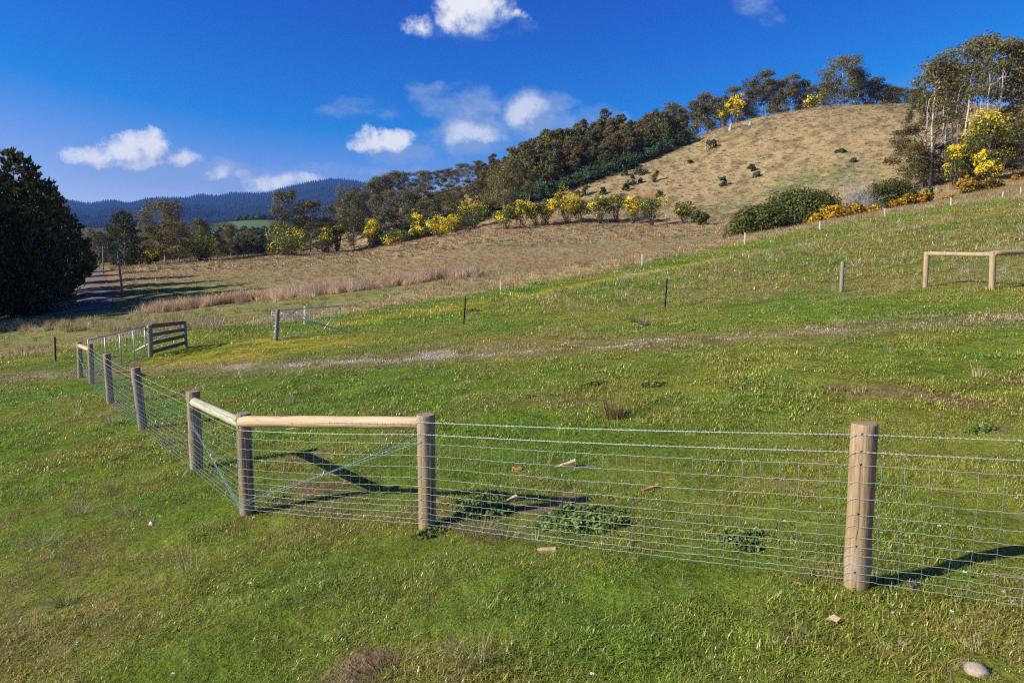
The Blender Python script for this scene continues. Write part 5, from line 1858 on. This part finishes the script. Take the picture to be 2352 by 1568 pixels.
# pink scrap of litter
p = hit(346, 1207)
V = np.array([[-.03, 0, 0], [.03, -.01, .01], [.045, .02, .045], [.0, .03, .03], [-.02, .03, .05], [.01, .0, .05]])
tag(link('litter_scrap', MB().add(V, [np.array([[0, 1, 5], [1, 2, 5], [2, 3, 5], [3, 4, 5], [4, 0, 5]])]).mesh('litter_scrap', M_PAPER, False, False), loc=p), 'pink scrap of litter in the grass at the left', 'litter')
# dry fallen leaves
LEAFM = simple('dry_leaf', (.52, .36, .22), .8, 0, .2)
for i, (px, py, s_, lab) in enumerate([(1912, 1434, .05, 'curled tan dead leaf left below the nearest post'), (2045, 1414, .04, 'pale dead leaf right below the nearest post'), (1830, 1350, .04, 'dead leaf near the grass left of the nearest post'), (2012, 1378, .035, 'small dead leaf close to the foot of the nearest post')]):
    p = hit(px, py)
    V = np.array([[-1, 0, 0], [-.3, -.5, .35], [.3, -.45, .1], [1, 0, .5], [.2, .5, .6], [-.4, .45, .2], [0, 0, .05]]) * s_
    o = link('dead_leaf', MB().add(V, [np.array([[0, 1, 6], [1, 2, 6], [2, 3, 6], [3, 4, 6], [4, 5, 6], [5, 0, 6]])]).mesh('dead_leaf', LEAFM, False, False), loc=p + [0, 0, .03])
    o.rotation_euler = (.2, .1, i * 1.3)
    tag(o, lab, 'leaf', 'dead leaves')


# ------------------------------------------------------------------ weeds and single tussocks
def weed_patch(name, px, py, wpx, hpx, hgt, n, label, seed, size=.05, group='leafy weed patches'):
    p = hit(px, py)
    k_ = p[1] / F
    a_, b_ = hit(px, py - hpx * .5), hit(px, py + hpx * .5)
    dp = abs(a_[1] - b_[1]) * .5
    R_ = rng(seed)
    n = int(n * 2.2)
    an, rr = R_.random(n) * 6.28, R_.random(n) ** .55
    C = np.stack([np.cos(an) * rr * wpx * k_ * .5, np.sin(an) * rr * dp, np.zeros(n)], 1)
    lump = fbm(C[:, 0] * 3 + seed, C[:, 1] * 3, 3, seed)
    keep = lump > .36
    C, rr, lump = C[keep], rr[keep], lump[keep]
    n = len(C)
    C[:, 2] = hgt * (R_.random(n) * .9 + .1) * (1 - rr ** 3 * .6) * (lump - .2) * 2
    for i in range(n):
        C[i, 2] += 0
    base = np.array([gz(p[0] + x, p[1] + y) for x, y in C[:, :2]]) - p[2]
    C[:, 2] += base
    nrm = R_.normal(size=(n, 3)) * .75 + np.array([-.15, -.25, .9])
    nrm /= np.linalg.norm(nrm, axis=1)[:, None]
    r0 = R_.normal(size=(n, 3))
    A = r0 - nrm * np.sum(r0 * nrm, 1)[:, None]; A /= np.linalg.norm(A, axis=1)[:, None]
    B = np.cross(nrm, A)
    n_ = n
    s_ = size * .62 * (.5 + .9 * R_.random(n))[:, None]
    ang = np.arange(7) * 6.283 / 7
    V = np.concatenate([(C + A * s_ * math.cos(t_) * (.5 if j % 2 else .62) + B * s_ * math.sin(t_) * .55 + nrm * s_ * (.12 if j % 2 else -.05))[:, None] for j, t_ in enumerate(ang)], 1).reshape(-1, 3)
    Fq = np.arange(7 * n).reshape(n, 7)
    pal = np.array([[.145, .20, .036], [.11, .165, .028], [.21, .255, .065], [.075, .115, .02]])
    col = pal[R_.integers(4, size=n)] * (.75 + .5 * R_.random((n, 1)))
    o = link(name, MB().add(V, [Fq], col).mesh(name, M_LEAF), loc=p)
    return tag(o, label, 'weed', group)


weed_patch('weed_patch', 1340, 1197, 240, 60, .16, 1500, 'largest leafy weed patch right of the brown post', 1, .05)
weed_patch('weed_patch', 1110, 1168, 160, 62, .17, 800, 'shaded leafy weed patch in the shadow of the brown post', 2, .05)
weed_patch('weed_patch', 985, 1222, 90, 30, .10, 260, 'small weeds around the foot of the brown post', 3, .045)
weed_patch('weed_patch', 1705, 1242, 130, 52, .13, 480, 'leafy weed patch between the shadows and the nearest post', 4, .05)
weed_patch('weed_patch', 1500, 886, 70, 10, .07, 150, 'low weed clump far behind the fence, right one', 5, .09)
weed_patch('weed_patch', 1365, 884, 60, 9, .07, 130, 'low weed clump far behind the fence, left one', 6, .09)
weed_patch('weed_patch', 1690, 892, 40, 8, .06, 60, 'tiny weed clump right of the two far ones', 7, .09)
weed_patch('weed_patch', 2250, 992, 70, 12, .07, 150, 'low weed clump behind the wires at the right edge', 8, .08)
weed_patch('weed_patch', 1205, 912, 44, 8, .06, 70, 'faint weed clump above the fresh rail', 9, .08)
weed_patch('weed_patch', 1085, 716, 44, 7, .12, 90, 'dark dock clump beside the middle picket', 10, .14)
weed_patch('weed_patch', 640, 1150, 60, 20, .05, 60, 'small weeds at the foot of the brace wire', 12, .04)


def tussock_mesh(name, R_, n, h, spread, width, pal, lean=(.0, 0), droop=.4, r0=.06, segs=3):
    """fountain of narrow leaves"""
    an = R_.random(n) * 6.283
    out = np.abs(R_.normal(size=n)) * spread
    L_ = h * (.45 + .65 * R_.random(n))
    base = np.stack([np.cos(an), np.sin(an)], 1) * (r0 * R_.random(n) ** .5)[:, None]
    d = np.stack([np.cos(an) * out + lean[0], np.sin(an) * out + lean[1]], 1)
    V, Fq, C = [], [], []
    side = np.stack([-np.sin(an + R_.normal(size=n)), np.cos(an + R_.normal(size=n))], 1)
    pts = []
    for s_ in range(segs + 1):
        t_ = s_ / segs
        xy = base + d * (L_ * (t_ + droop * t_ * t_))[:, None]
        z = L_ * (t_ - droop * .45 * t_ * t_ * np.clip(np.linalg.norm(d, axis=1), 0, 1.5)) - .01
        w = width * (1 - t_ * .85) * .5
        pts.append(np.concatenate([xy - side * w, z[:, None]], 1))
        pts.append(np.concatenate([xy + side * w, z[:, None]], 1))
    V = np.stack(pts, 1)                 # n x 2(segs+1) x 3
    m_ = 2 * (segs + 1)
    k_ = (np.arange(n) * m_)[:, None, None]
    f = np.array([[2 * s_, 2 * s_ + 1, 2 * s_ + 3, 2 * s_ + 2] for s_ in range(segs)])[None]
    Fq = (k_ + f).reshape(-1, 4)
    col = pal[R_.integers(len(pal), size=n)] * (.7 + .6 * R_.random((n, 1)))
    return V.reshape(-1, 3), Fq, np.repeat(col, segs, 0)


DRYP = np.array([[.42, .34, .20], [.48, .40, .25], [.34, .27, .15], [.26, .22, .10]])
RUSTP = np.array([[.30, .19, .085], [.36, .24, .12], [.22, .15, .06], [.13, .13, .04]])
MIXP = np.array([[.34, .30, .15], [.20, .22, .06], [.13, .17, .04], [.42, .36, .2]])
for i, (px, py, h, n, pal, lab, sp, w) in enumerate([
        (1412, 958, .42, 170, RUSTP, 'rusty brown upright tussock alone in the green behind the fence', .28, .012),
        (433, 1312, .36, 26, DRYP, 'thin dry stalks standing alone in the left foreground', .22, .006),
        (95, 1252, .17, 140, DRYP, 'wide pale dry tussock at the left edge', .9, .007), (180, 1178, .17, 120, DRYP, 'pale dry tussock behind the wide one at the left', .9, .008), (290, 1182, .15, 100, DRYP, 'pale dry tussock right of the other two at the left', .9, .008),
        (258, 975, .24, 90, DRYP, 'pale dry tussock before the second fence post', .6, .012), (382, 1022, .20, 90, MIXP, 'dry grass clump along the fence foot below the third post', .6, .012), (320, 1035, .14, 60, RUSTP, 'brown grass clump left of the corner brace post', .6, .01),
        (1090, 1225, .17, 150, DRYP, 'dry straw clump at the foot of the weeds by the brown post', .8, .007), (1160, 1240, .14, 130, DRYP, 'second straw clump along the netting foot', .9, .007), (1230, 1250, .12, 90, MIXP, 'third mixed grass clump along the netting foot', .8, .007),
        (1895, 1335, .13, 170, RUSTP, 'brown dead grass heap left of the nearest post foot', 1.0, .006), (895, 1552, .10, 170, RUSTP, 'reddish dead grass heap at the bottom edge', 1.2, .006), (1095, 1515, .20, 90, MIXP, 'loose pale grass tuft at the bottom centre', .8, .006),
        (1820, 1465, .22, 50, DRYP, 'sparse tall dry stalks below left of the nearest post', .6, .005), (150, 1385, .14, 110, MIXP, 'dark green coarse tussock at lower left', .7, .009), (880, 1130, .30, 22, DRYP, 'thin dry stalks in the shadow behind the netting', .35, .006),
        (1015, 1330, .28, 16, DRYP, 'few thin bent stalks below the brown post', .7, .004), (1480, 748, .40, 70, DRYP, 'pale dry tussock near the chips far up the slope', .6, .02), (1460, 742, .35, 60, MIXP, 'green-brown tussock beside the pale one up the slope', .5, .02)]):
    p = hit(px, py)
    R_ = rng(2000 + i)
    V, f, c_ = tussock_mesh('t', R_, n, h, sp, w, pal, (-.1, 0), .5, .10 if n < 120 else .16)
    o = link('grass_tussock', MB().add(V, [f], c_).mesh('grass_tussock', M_LEAF), loc=p)
    tag(o, lab, 'grass tuft', 'single grass tufts')

# ------------------------------------------------------------------ grass, rushes, gravel, daisies
def scatter(name, P, rot, scl, gcols, sources, label):
    """one stuff object: points that carry instances of small source meshes"""
    P = np.asarray(P, np.float32)
    n = len(P)
    me = bpy.data.meshes.new(name)
    me.vertices.add(n)
    me.vertices.foreach_set('co', P.ravel())
    idxs = rng(n).integers(len(sources), size=n).astype(np.int32)
    a = me.attributes.new('idx', 'INT', 'POINT'); a.data.foreach_set('value', idxs)
    a = me.attributes.new('rot', 'FLOAT_VECTOR', 'POINT'); a.data.foreach_set('vector', np.asarray(rot, np.float32).ravel())
    a = me.attributes.new('scl', 'FLOAT_VECTOR', 'POINT'); a.data.foreach_set('vector', np.asarray(scl, np.float32).ravel())
    a = me.attributes.new('gcol', 'FLOAT_COLOR', 'POINT')
    cc = np.ones((n, 4), np.float32); cc[:, :3] = gcols
    a.data.foreach_set('color', cc.ravel())
    o = link(name, me)
    ng = bpy.data.node_groups.new(name, 'GeometryNodeTree')
    ng.interface.new_socket('Geometry', in_out='INPUT', socket_type='NodeSocketGeometry')
    ng.interface.new_socket('Geometry', in_out='OUTPUT', socket_type='NodeSocketGeometry')
    nd = ng.nodes
    gi, go = nd.new('NodeGroupInput'), nd.new('NodeGroupOutput')
    jn = nd.new('GeometryNodeJoinGeometry')
    def named(nm, typ):
        q = nd.new('GeometryNodeInputNamedAttribute')
        q.data_type = typ
        q.inputs['Name'].default_value = nm
        return q.outputs[0]
    ia, ra, sa_ = named('idx', 'INT'), named('rot', 'FLOAT_VECTOR'), named('scl', 'FLOAT_VECTOR')
    er = nd.new('FunctionNodeEulerToRotation')
    ng.links.new(ra, er.inputs[0])
    for k_, src in enumerate(sources):
        so = bpy.data.objects.new(name + '_source', src)
        oi = nd.new('GeometryNodeObjectInfo')
        oi.inputs['Object'].default_value = so
        cp = nd.new('FunctionNodeCompare')
        cp.data_type = 'INT'; cp.operation = 'EQUAL'
        ng.links.new(ia, cp.inputs[2])
        cp.inputs[3].default_value = k_
        ip = nd.new('GeometryNodeInstanceOnPoints')
        ng.links.new(gi.outputs[0], ip.inputs['Points'])
        ng.links.new(cp.outputs[0], ip.inputs['Selection'])
        ng.links.new(oi.outputs['Geometry'], ip.inputs['Instance'])
        ng.links.new(er.outputs[0], ip.inputs['Rotation'])
        ng.links.new(sa_, ip.inputs['Scale'])
        ng.links.new(ip.outputs[0], jn.inputs[0])
    ng.links.new(jn.outputs[0], go.inputs[0])
    md = o.modifiers.new('scatter', 'NODES')
    md.node_group = ng
    return tag(o, label, kind='stuff')


def turf(seed, rad, n, l0, l1, width, segs=2, straw=.08, spread=.75):
    """round patch of short blades; colours are multipliers of the field colour"""
    R_ = rng(seed)
    an, rr = R_.random(n) * 6.283, rad * R_.random(n) ** .5
    base = np.stack([np.cos(an) * rr, np.sin(an) * rr], 1)
    hd = R_.random(n) * 6.283
    tilt = np.abs(R_.normal(size=n)) * spread
    L_ = l0 + (l1 - l0) * R_.random(n) ** 1.6
    d = np.stack([np.cos(hd) * tilt, np.sin(hd) * tilt], 1)
    side = np.stack([-np.sin(hd), np.cos(hd)], 1)
    pts = []
    for s_ in range(segs + 1):
        t_ = s_ / segs
        xy = base + d * (L_ * t_ * (.6 + .5 * t_))[:, None]
        z = L_ * t_ * (1 - .35 * t_ * np.clip(tilt, 0, 1.3)) - .008
        w = width * (.7 + .6 * R_.random(n)) * (1 - t_ * .8) * .5 if s_ == 0 else w * (.75 if s_ < segs else .2)
        pts.append(np.concatenate([xy - side * w[:, None], z[:, None]], 1))
        pts.append(np.concatenate([xy + side * w[:, None], z[:, None]], 1))
    V = np.stack(pts, 1)
    m_ = 2 * (segs + 1)
    f = ((np.arange(n) * m_)[:, None, None] + np.array([[2 * s_, 2 * s_ + 1, 2 * s_ + 3, 2 * s_ + 2] for s_ in range(segs)])[None]).reshape(-1, 4)
    g = .5 + 1.1 * R_.random(n)
    col = np.stack([g * (.9 + .3 * R_.random(n)), g, g * (.9 + .3 * R_.random(n))], 1)
    st = R_.random(n) < straw
    col[st] = np.array([1.75, 1.35, 3.0]) * (.7 + .6 * R_.random((st.sum(), 1)))
    return MB().add(V.reshape(-1, 3), [f], np.repeat(col, segs, 0)).mesh('turf_source', M_BLADE)


def drytuft(seed, n, h, spread, width, r0, segs=2):
    R_ = rng(seed)
    V, f, c_ = tussock_mesh('t', R_, n, h, spread, width, np.ones((1, 3)), (-.12, 0), .45, r0, segs)
    return MB().add(V, [f], c_).mesh('tuft_source', M_BLADE)


RS = rng(4242)


def grid_points(y0, y1, sp, margin=.1):
    """jittered plan points inside the field of view between two distances"""
    ys = np.arange(y0, y1, sp)
    out = []
    for y in ys:
        w = y * (.76 + margin) + .6
        xs = np.arange(-w, w, sp)
        out.append(np.stack([xs + (RS.random(len(xs)) - .5) * sp, y + (RS.random(len(xs)) - .5) * sp], 1))
    return np.concatenate(out)


# heights in bulk from the survey grid, by bearing and distance
_lcol = (colq - 1176) / F


def gz_many(x, y):
    t_ = np.clip(x / np.maximum(y, .01), _lcol[0], _lcol[-1])
    j = np.clip(np.searchsorted(_lcol, t_) - 1, 0, nc - 2)
    fj = (t_ - _lcol[j]) / (_lcol[j + 1] - _lcol[j])
    Yg = GY
    z = np.zeros_like(x)
    for side_, w_ in ((0, 1 - fj), (1, fj)):
        jj = j + side_
        # rows are close to monotone in distance: bisect per point
        lo_ = np.zeros(len(x), int); hi_ = np.full(len(x), nr - 1)
        for _ in range(10):
            mid = (lo_ + hi_) // 2
            up_ = Yg[mid, jj] <= y
            lo_ = np.where(up_, mid, lo_); hi_ = np.where(up_, hi_, mid)
        r0_, r1_ = lo_, np.minimum(lo_ + 1, nr - 1)
        fr = np.clip((y - Yg[r0_, jj]) / np.maximum(Yg[r1_, jj] - Yg[r0_, jj], 1e-6), 0, 1)
        z += w_ * (GZ[r0_, jj] * (1 - fr) + GZ[r1_, jj] * fr)
    return z


def visible(x, y):
    return np.ones(len(x), bool)


def layer(name, pts, pick, sources, size, label, tint=None, seed=1, zjit=.25):
    R_ = rng(seed)
    x, y = pts[:, 0], pts[:, 1]
    col, straw, cover, mo, tr, bey = zone(x, y)
    keep = pick(R_, x, y, straw, cover, mo, tr, bey)
    x, y, col, straw = x[keep], y[keep], col[keep], straw[keep]
    n = len(x)
    P = np.stack([x, y, gz_many(x, y)], 1)
    rot = np.zeros((n, 3)); rot[:, 2] = R_.random(n) * 6.283
    rot[:, :2] = R_.normal(size=(n, 2)) * .08
    s_ = size * (.75 + .5 * R_.random(n)) * (.55 + .95 * sstep(fbm(x / .55, y / .55, 3, 70), .3, .7) if name == 'grass' else 1.0)
    scl = np.stack([s_, s_, s_ * (1 - zjit + 2 * zjit * R_.random(n))], 1)
    gc = tint(R_, col, straw, x, y) if tint else col
    print(name, n)
    return scatter(name, P, rot, scl, gc, sources, label)


def turf_tint(R_, col, straw, x, y):
    c = col * np.array([1.72, 1.62, 1.6]) * (.7 + .6 * R_.random((len(x), 1)))
    k_ = np.clip(straw * .9 + (R_.random(len(x)) - .42) * .5, 0, 1)[:, None]
    return c + (np.array([.36, .30, .09]) * (.7 + .5 * R_.random((len(x), 1))) - c) * k_ * .7


def straw_tint(R_, col, straw, x, y):
    base = np.array([[.44, .345, .165], [.38, .295, .13], [.50, .41, .22], [.31, .245, .105]])[R_.integers(4, size=len(x))]
    return base * (.8 + .4 * R_.random((len(x), 1)))


def field_tint(R_, col, straw, x, y):
    return np.clip(col * (.75 + .6 * R_.random((len(x), 1))) * np.array([1.12, 1.08, 1.1]), 0, .8)


NEAR = [turf(10 + i, .11, 150, .010, .040, .0040, spread=1.15) for i in range(4)]
MID = [turf(20 + i, .25, 160, .02, .062, .0085, spread=1.1) for i in range(4)]
FAR = [turf(30 + i, .62, 150, .05, .14, .022, 1) for i in range(3)]
DRYN = [drytuft(40 + i, 34, .15, .75, .0045, .05) for i in range(3)]
DRYM = [drytuft(50 + i, 40, .30, .6, .011, .12) for i in range(3)]
DRYF = [drytuft(60 + i, 34, .34, .7, .04, .38, 1) for i in range(3)]
RUSH = [drytuft(70 + i, 60, 1.05, .28, .03, .35) for i in range(3)]
HILL = [drytuft(80 + i, 26, .55, .7, .14, .7, 1) for i in range(3)]

layer('grass', grid_points(3.4, 10.5, .098), lambda R_, x, y, s, c, m, t, b: R_.random(len(x)) < c, NEAR, 1.0, 'short green pasture turf in the foreground', turf_tint, 1)
layer('grass', grid_points(10.3, 32, .25, .05), lambda R_, x, y, s, c, m, t, b: (R_.random(len(x)) < c) & (b < .5), MID, 1.0, 'short green pasture turf around the fence and gates', turf_tint, 2)
layer('grass', grid_points(31, 80, .75, .05), lambda R_, x, y, s, c, m, t, b: (R_.random(len(x)) < c * .9) & (b < .5), FAR, 1.0, 'green pasture on the slope up to the electric fence', turf_tint, 3)
layer('dry_grass', grid_points(3.4, 11, .12), lambda R_, x, y, s, c, m, t, b: R_.random(len(x)) < .012 + s * .36, DRYN, .58, 'thin dry straw stalks among the foreground turf', straw_tint, 4)
layer('dry_grass', grid_points(11, 36, .42, .05), lambda R_, x, y, s, c, m, t, b: (R_.random(len(x)) < .008 + s * .75 * sstep(y, 12, 24)) & (t < .4), DRYM, .72, 'pale dry grass tufts on the upper green slope', straw_tint, 5)
layer('dry_grass', grid_points(34, 82, .8, .05), lambda R_, x, y, s, c, m, t, b: (R_.random(len(x)) < .008 + s * .9 * (1 - b) + .9 * b * (y - 45.4 - .5 * x < 9) * (y - 45.4 - .5 * x > 2)), DRYF, .8, 'tall pale dry grass along the electric fence', straw_tint, 6)
layer('tussock_grass', grid_points(42, 150, 1.25, .05), lambda R_, x, y, s, c, m, t, b: (R_.random(len(x)) < .75 * s + .15) & (b > .5) & (c > .6), DRYF, 1.0, 'brown dry grass of the paddock beyond the electric fence', field_tint, 7)
def hill_tint(R_, col, straw, x, y):
    c = np.clip(col * (.7 + .7 * R_.random((len(x), 1))) * np.array([1.12, 1.06, 1.02]), 0, .8)
    d = R_.random(len(x)) < .22
    c[d] = np.array([.19, .14, .075]) * (.7 + .7 * R_.random((d.sum(), 1)))
    g = R_.random(len(x)) < .08
    c[g] = np.array([.14, .15, .06]) * (.7 + .6 * R_.random((g.sum(), 1)))
    return c


layer('tussock_grass', grid_points(150, 400, 2.0, .02), lambda R_, x, y, s, c, m, t, b: (R_.random(len(x)) < .40 + .4 * s) & (c > .6), HILL, .95, 'brown dry tussocks over the bare hill', hill_tint, 8)
# rushes in the drain
D_ = np.concatenate([[0], np.cumsum(np.linalg.norm(np.diff(DRAIN, axis=0), axis=1))])
s_ = RS.random(1500) * D_[-1]
rp = np.stack([np.interp(s_, D_, DRAIN[:, 0]), np.interp(s_, D_, DRAIN[:, 1])], 1) + RS.normal(size=(1500, 2)) * np.array([1.0, 1.6])
rp = rp[fbm(rp[:, 0] / 3, rp[:, 1] / 3, 3, 9) > .36]
layer('rushes', rp, lambda R_, x, y, s, c, m, t, b: np.ones(len(x), bool), RUSH, 1.0, 'tall tan rushes filling the drain across the paddock',
      lambda R_, col, st, x, y: np.array([[.62, .46, .30], [.54, .38, .23], [.68, .53, .36], [.34, .22, .13]])[R_.integers(4, size=len(x))] * (.8 + .4 * R_.random((len(x), 1))), 9)
# sparse rushes on the lower left flat
rp = np.stack([hit(px, py)[:2] for px, py in zip(RS.random(150) * 560 - 60, 742 + RS.random(150) * 22)])
layer('rushes', rp, lambda R_, x, y, s, c, m, t, b: np.ones(len(x), bool), RUSH, .7, 'scattered tan rush tufts on the low flat at the left', straw_tint, 10)
# gravel on the wheel tracks
def pebble(seed):
    R_ = rng(seed)
    V = np.array([[1, 0, 0], [.3, .9, 0], [-.8, .5, 0], [-.7, -.6, 0], [.4, -.9, 0], [.1, .1, .7], [0, 0, -.4]]) * (.8 + .4 * R_.random((7, 1)))
    return mesh_np('pebble_source', V, [np.array([[0, 1, 5], [1, 2, 5], [2, 3, 5], [3, 4, 5], [4, 0, 5], [1, 0, 6], [2, 1, 6], [3, 2, 6], [4, 3, 6], [0, 4, 6]])], [M_BLADE], np.ones((10, 3)))
PEB = [pebble(i) for i in range(3)]
pts = []
for line, n_ in ((TRACK, 9000), (RUT, 2500)):
    D_ = np.concatenate([[0], np.cumsum(np.linalg.norm(np.diff(line, axis=0), axis=1))])
    s_ = RS.random(n_) * D_[-1]
    pts.append(np.stack([np.interp(s_, D_, line[:, 0]), np.interp(s_, D_, line[:, 1])], 1) + RS.normal(size=(n_, 2)) * .26)
layer('gravel', np.concatenate(pts), lambda R_, x, y, s, c, m, t, b: R_.random(len(x)) < np.clip(t, .03, 1) * sstep(fbm(x / 2.2, y / 2.2, 3, 50), .38, .6), PEB, .034, 'pale gravel showing on the worn wheel track',
      lambda R_, col, st, x, y: np.array([[.56, .48, .37], [.46, .38, .28], [.64, .58, .49], [.36, .27, .18]])[R_.integers(4, size=len(x))], 11)
# daisies
an = np.arange(8) * 6.283 / 8
V = np.concatenate([np.stack([np.cos(an), np.sin(an), .25 + .2 * np.cos(an * 4)], 1), [[0, 0, .15]]])
DAISY = mesh_np('daisy_source', V, [np.array([[i, (i + 1) % 8, 8] for i in range(8)])], [M_BLADE], np.ones((8, 3)))
dp = grid_points(3.8, 26, .42)
def daisy_pick(R_, x, y, s, c, m, t, b):
    return R_.random(len(x)) < .09 * sstep(fbm(x / 2, y / 2, 3, 60), .45, .65)
o = layer('daisies', dp, daisy_pick, [DAISY], .013, 'tiny white daisies dotted through the turf', lambda R_, col, st, x, y: np.full((len(x), 3), .82), 12)
co = np.zeros(len(o.data.vertices) * 3, np.float32)
o.data.vertices.foreach_get('co', co)
co[2::3] += .055
o.data.vertices.foreach_set('co', co)

# ------------------------------------------------------------------ air
def build_haze():
    zmin = float(min(ALLV[:, 2].min(), -60)) - 1
    xs = float(np.abs(ALLV[:, 0]).max()) + 300
    mb = MB().box([0, 4600, (zmin + 1230) / 2], [xs, 0, 0], [0, 5200, 0], [0, 0, (1230 - zmin) / 2])
    m, n = mat('haze')
    v = n.new('ShaderNodeVolumePrincipled')
    v.inputs['Color'].default_value = (.15, .39, 1.0, 1)
    v.inputs['Density'].default_value = 5.0e-5
    v.inputs['Anisotropy'].default_value = 0.0
    out = n.new('ShaderNodeOutputMaterial')
    m.node_tree.links.new(v.outputs[0], out.inputs['Volume'])
    tag(link('haze', mb.mesh('haze', m, False, False)), 'thin blue air between here and the mountains', kind='stuff')
    print('haze', zmin, xs, ALLV[:, 1].max(), max(o.matrix_world.translation.z for o in bpy.data.objects))


build_haze()
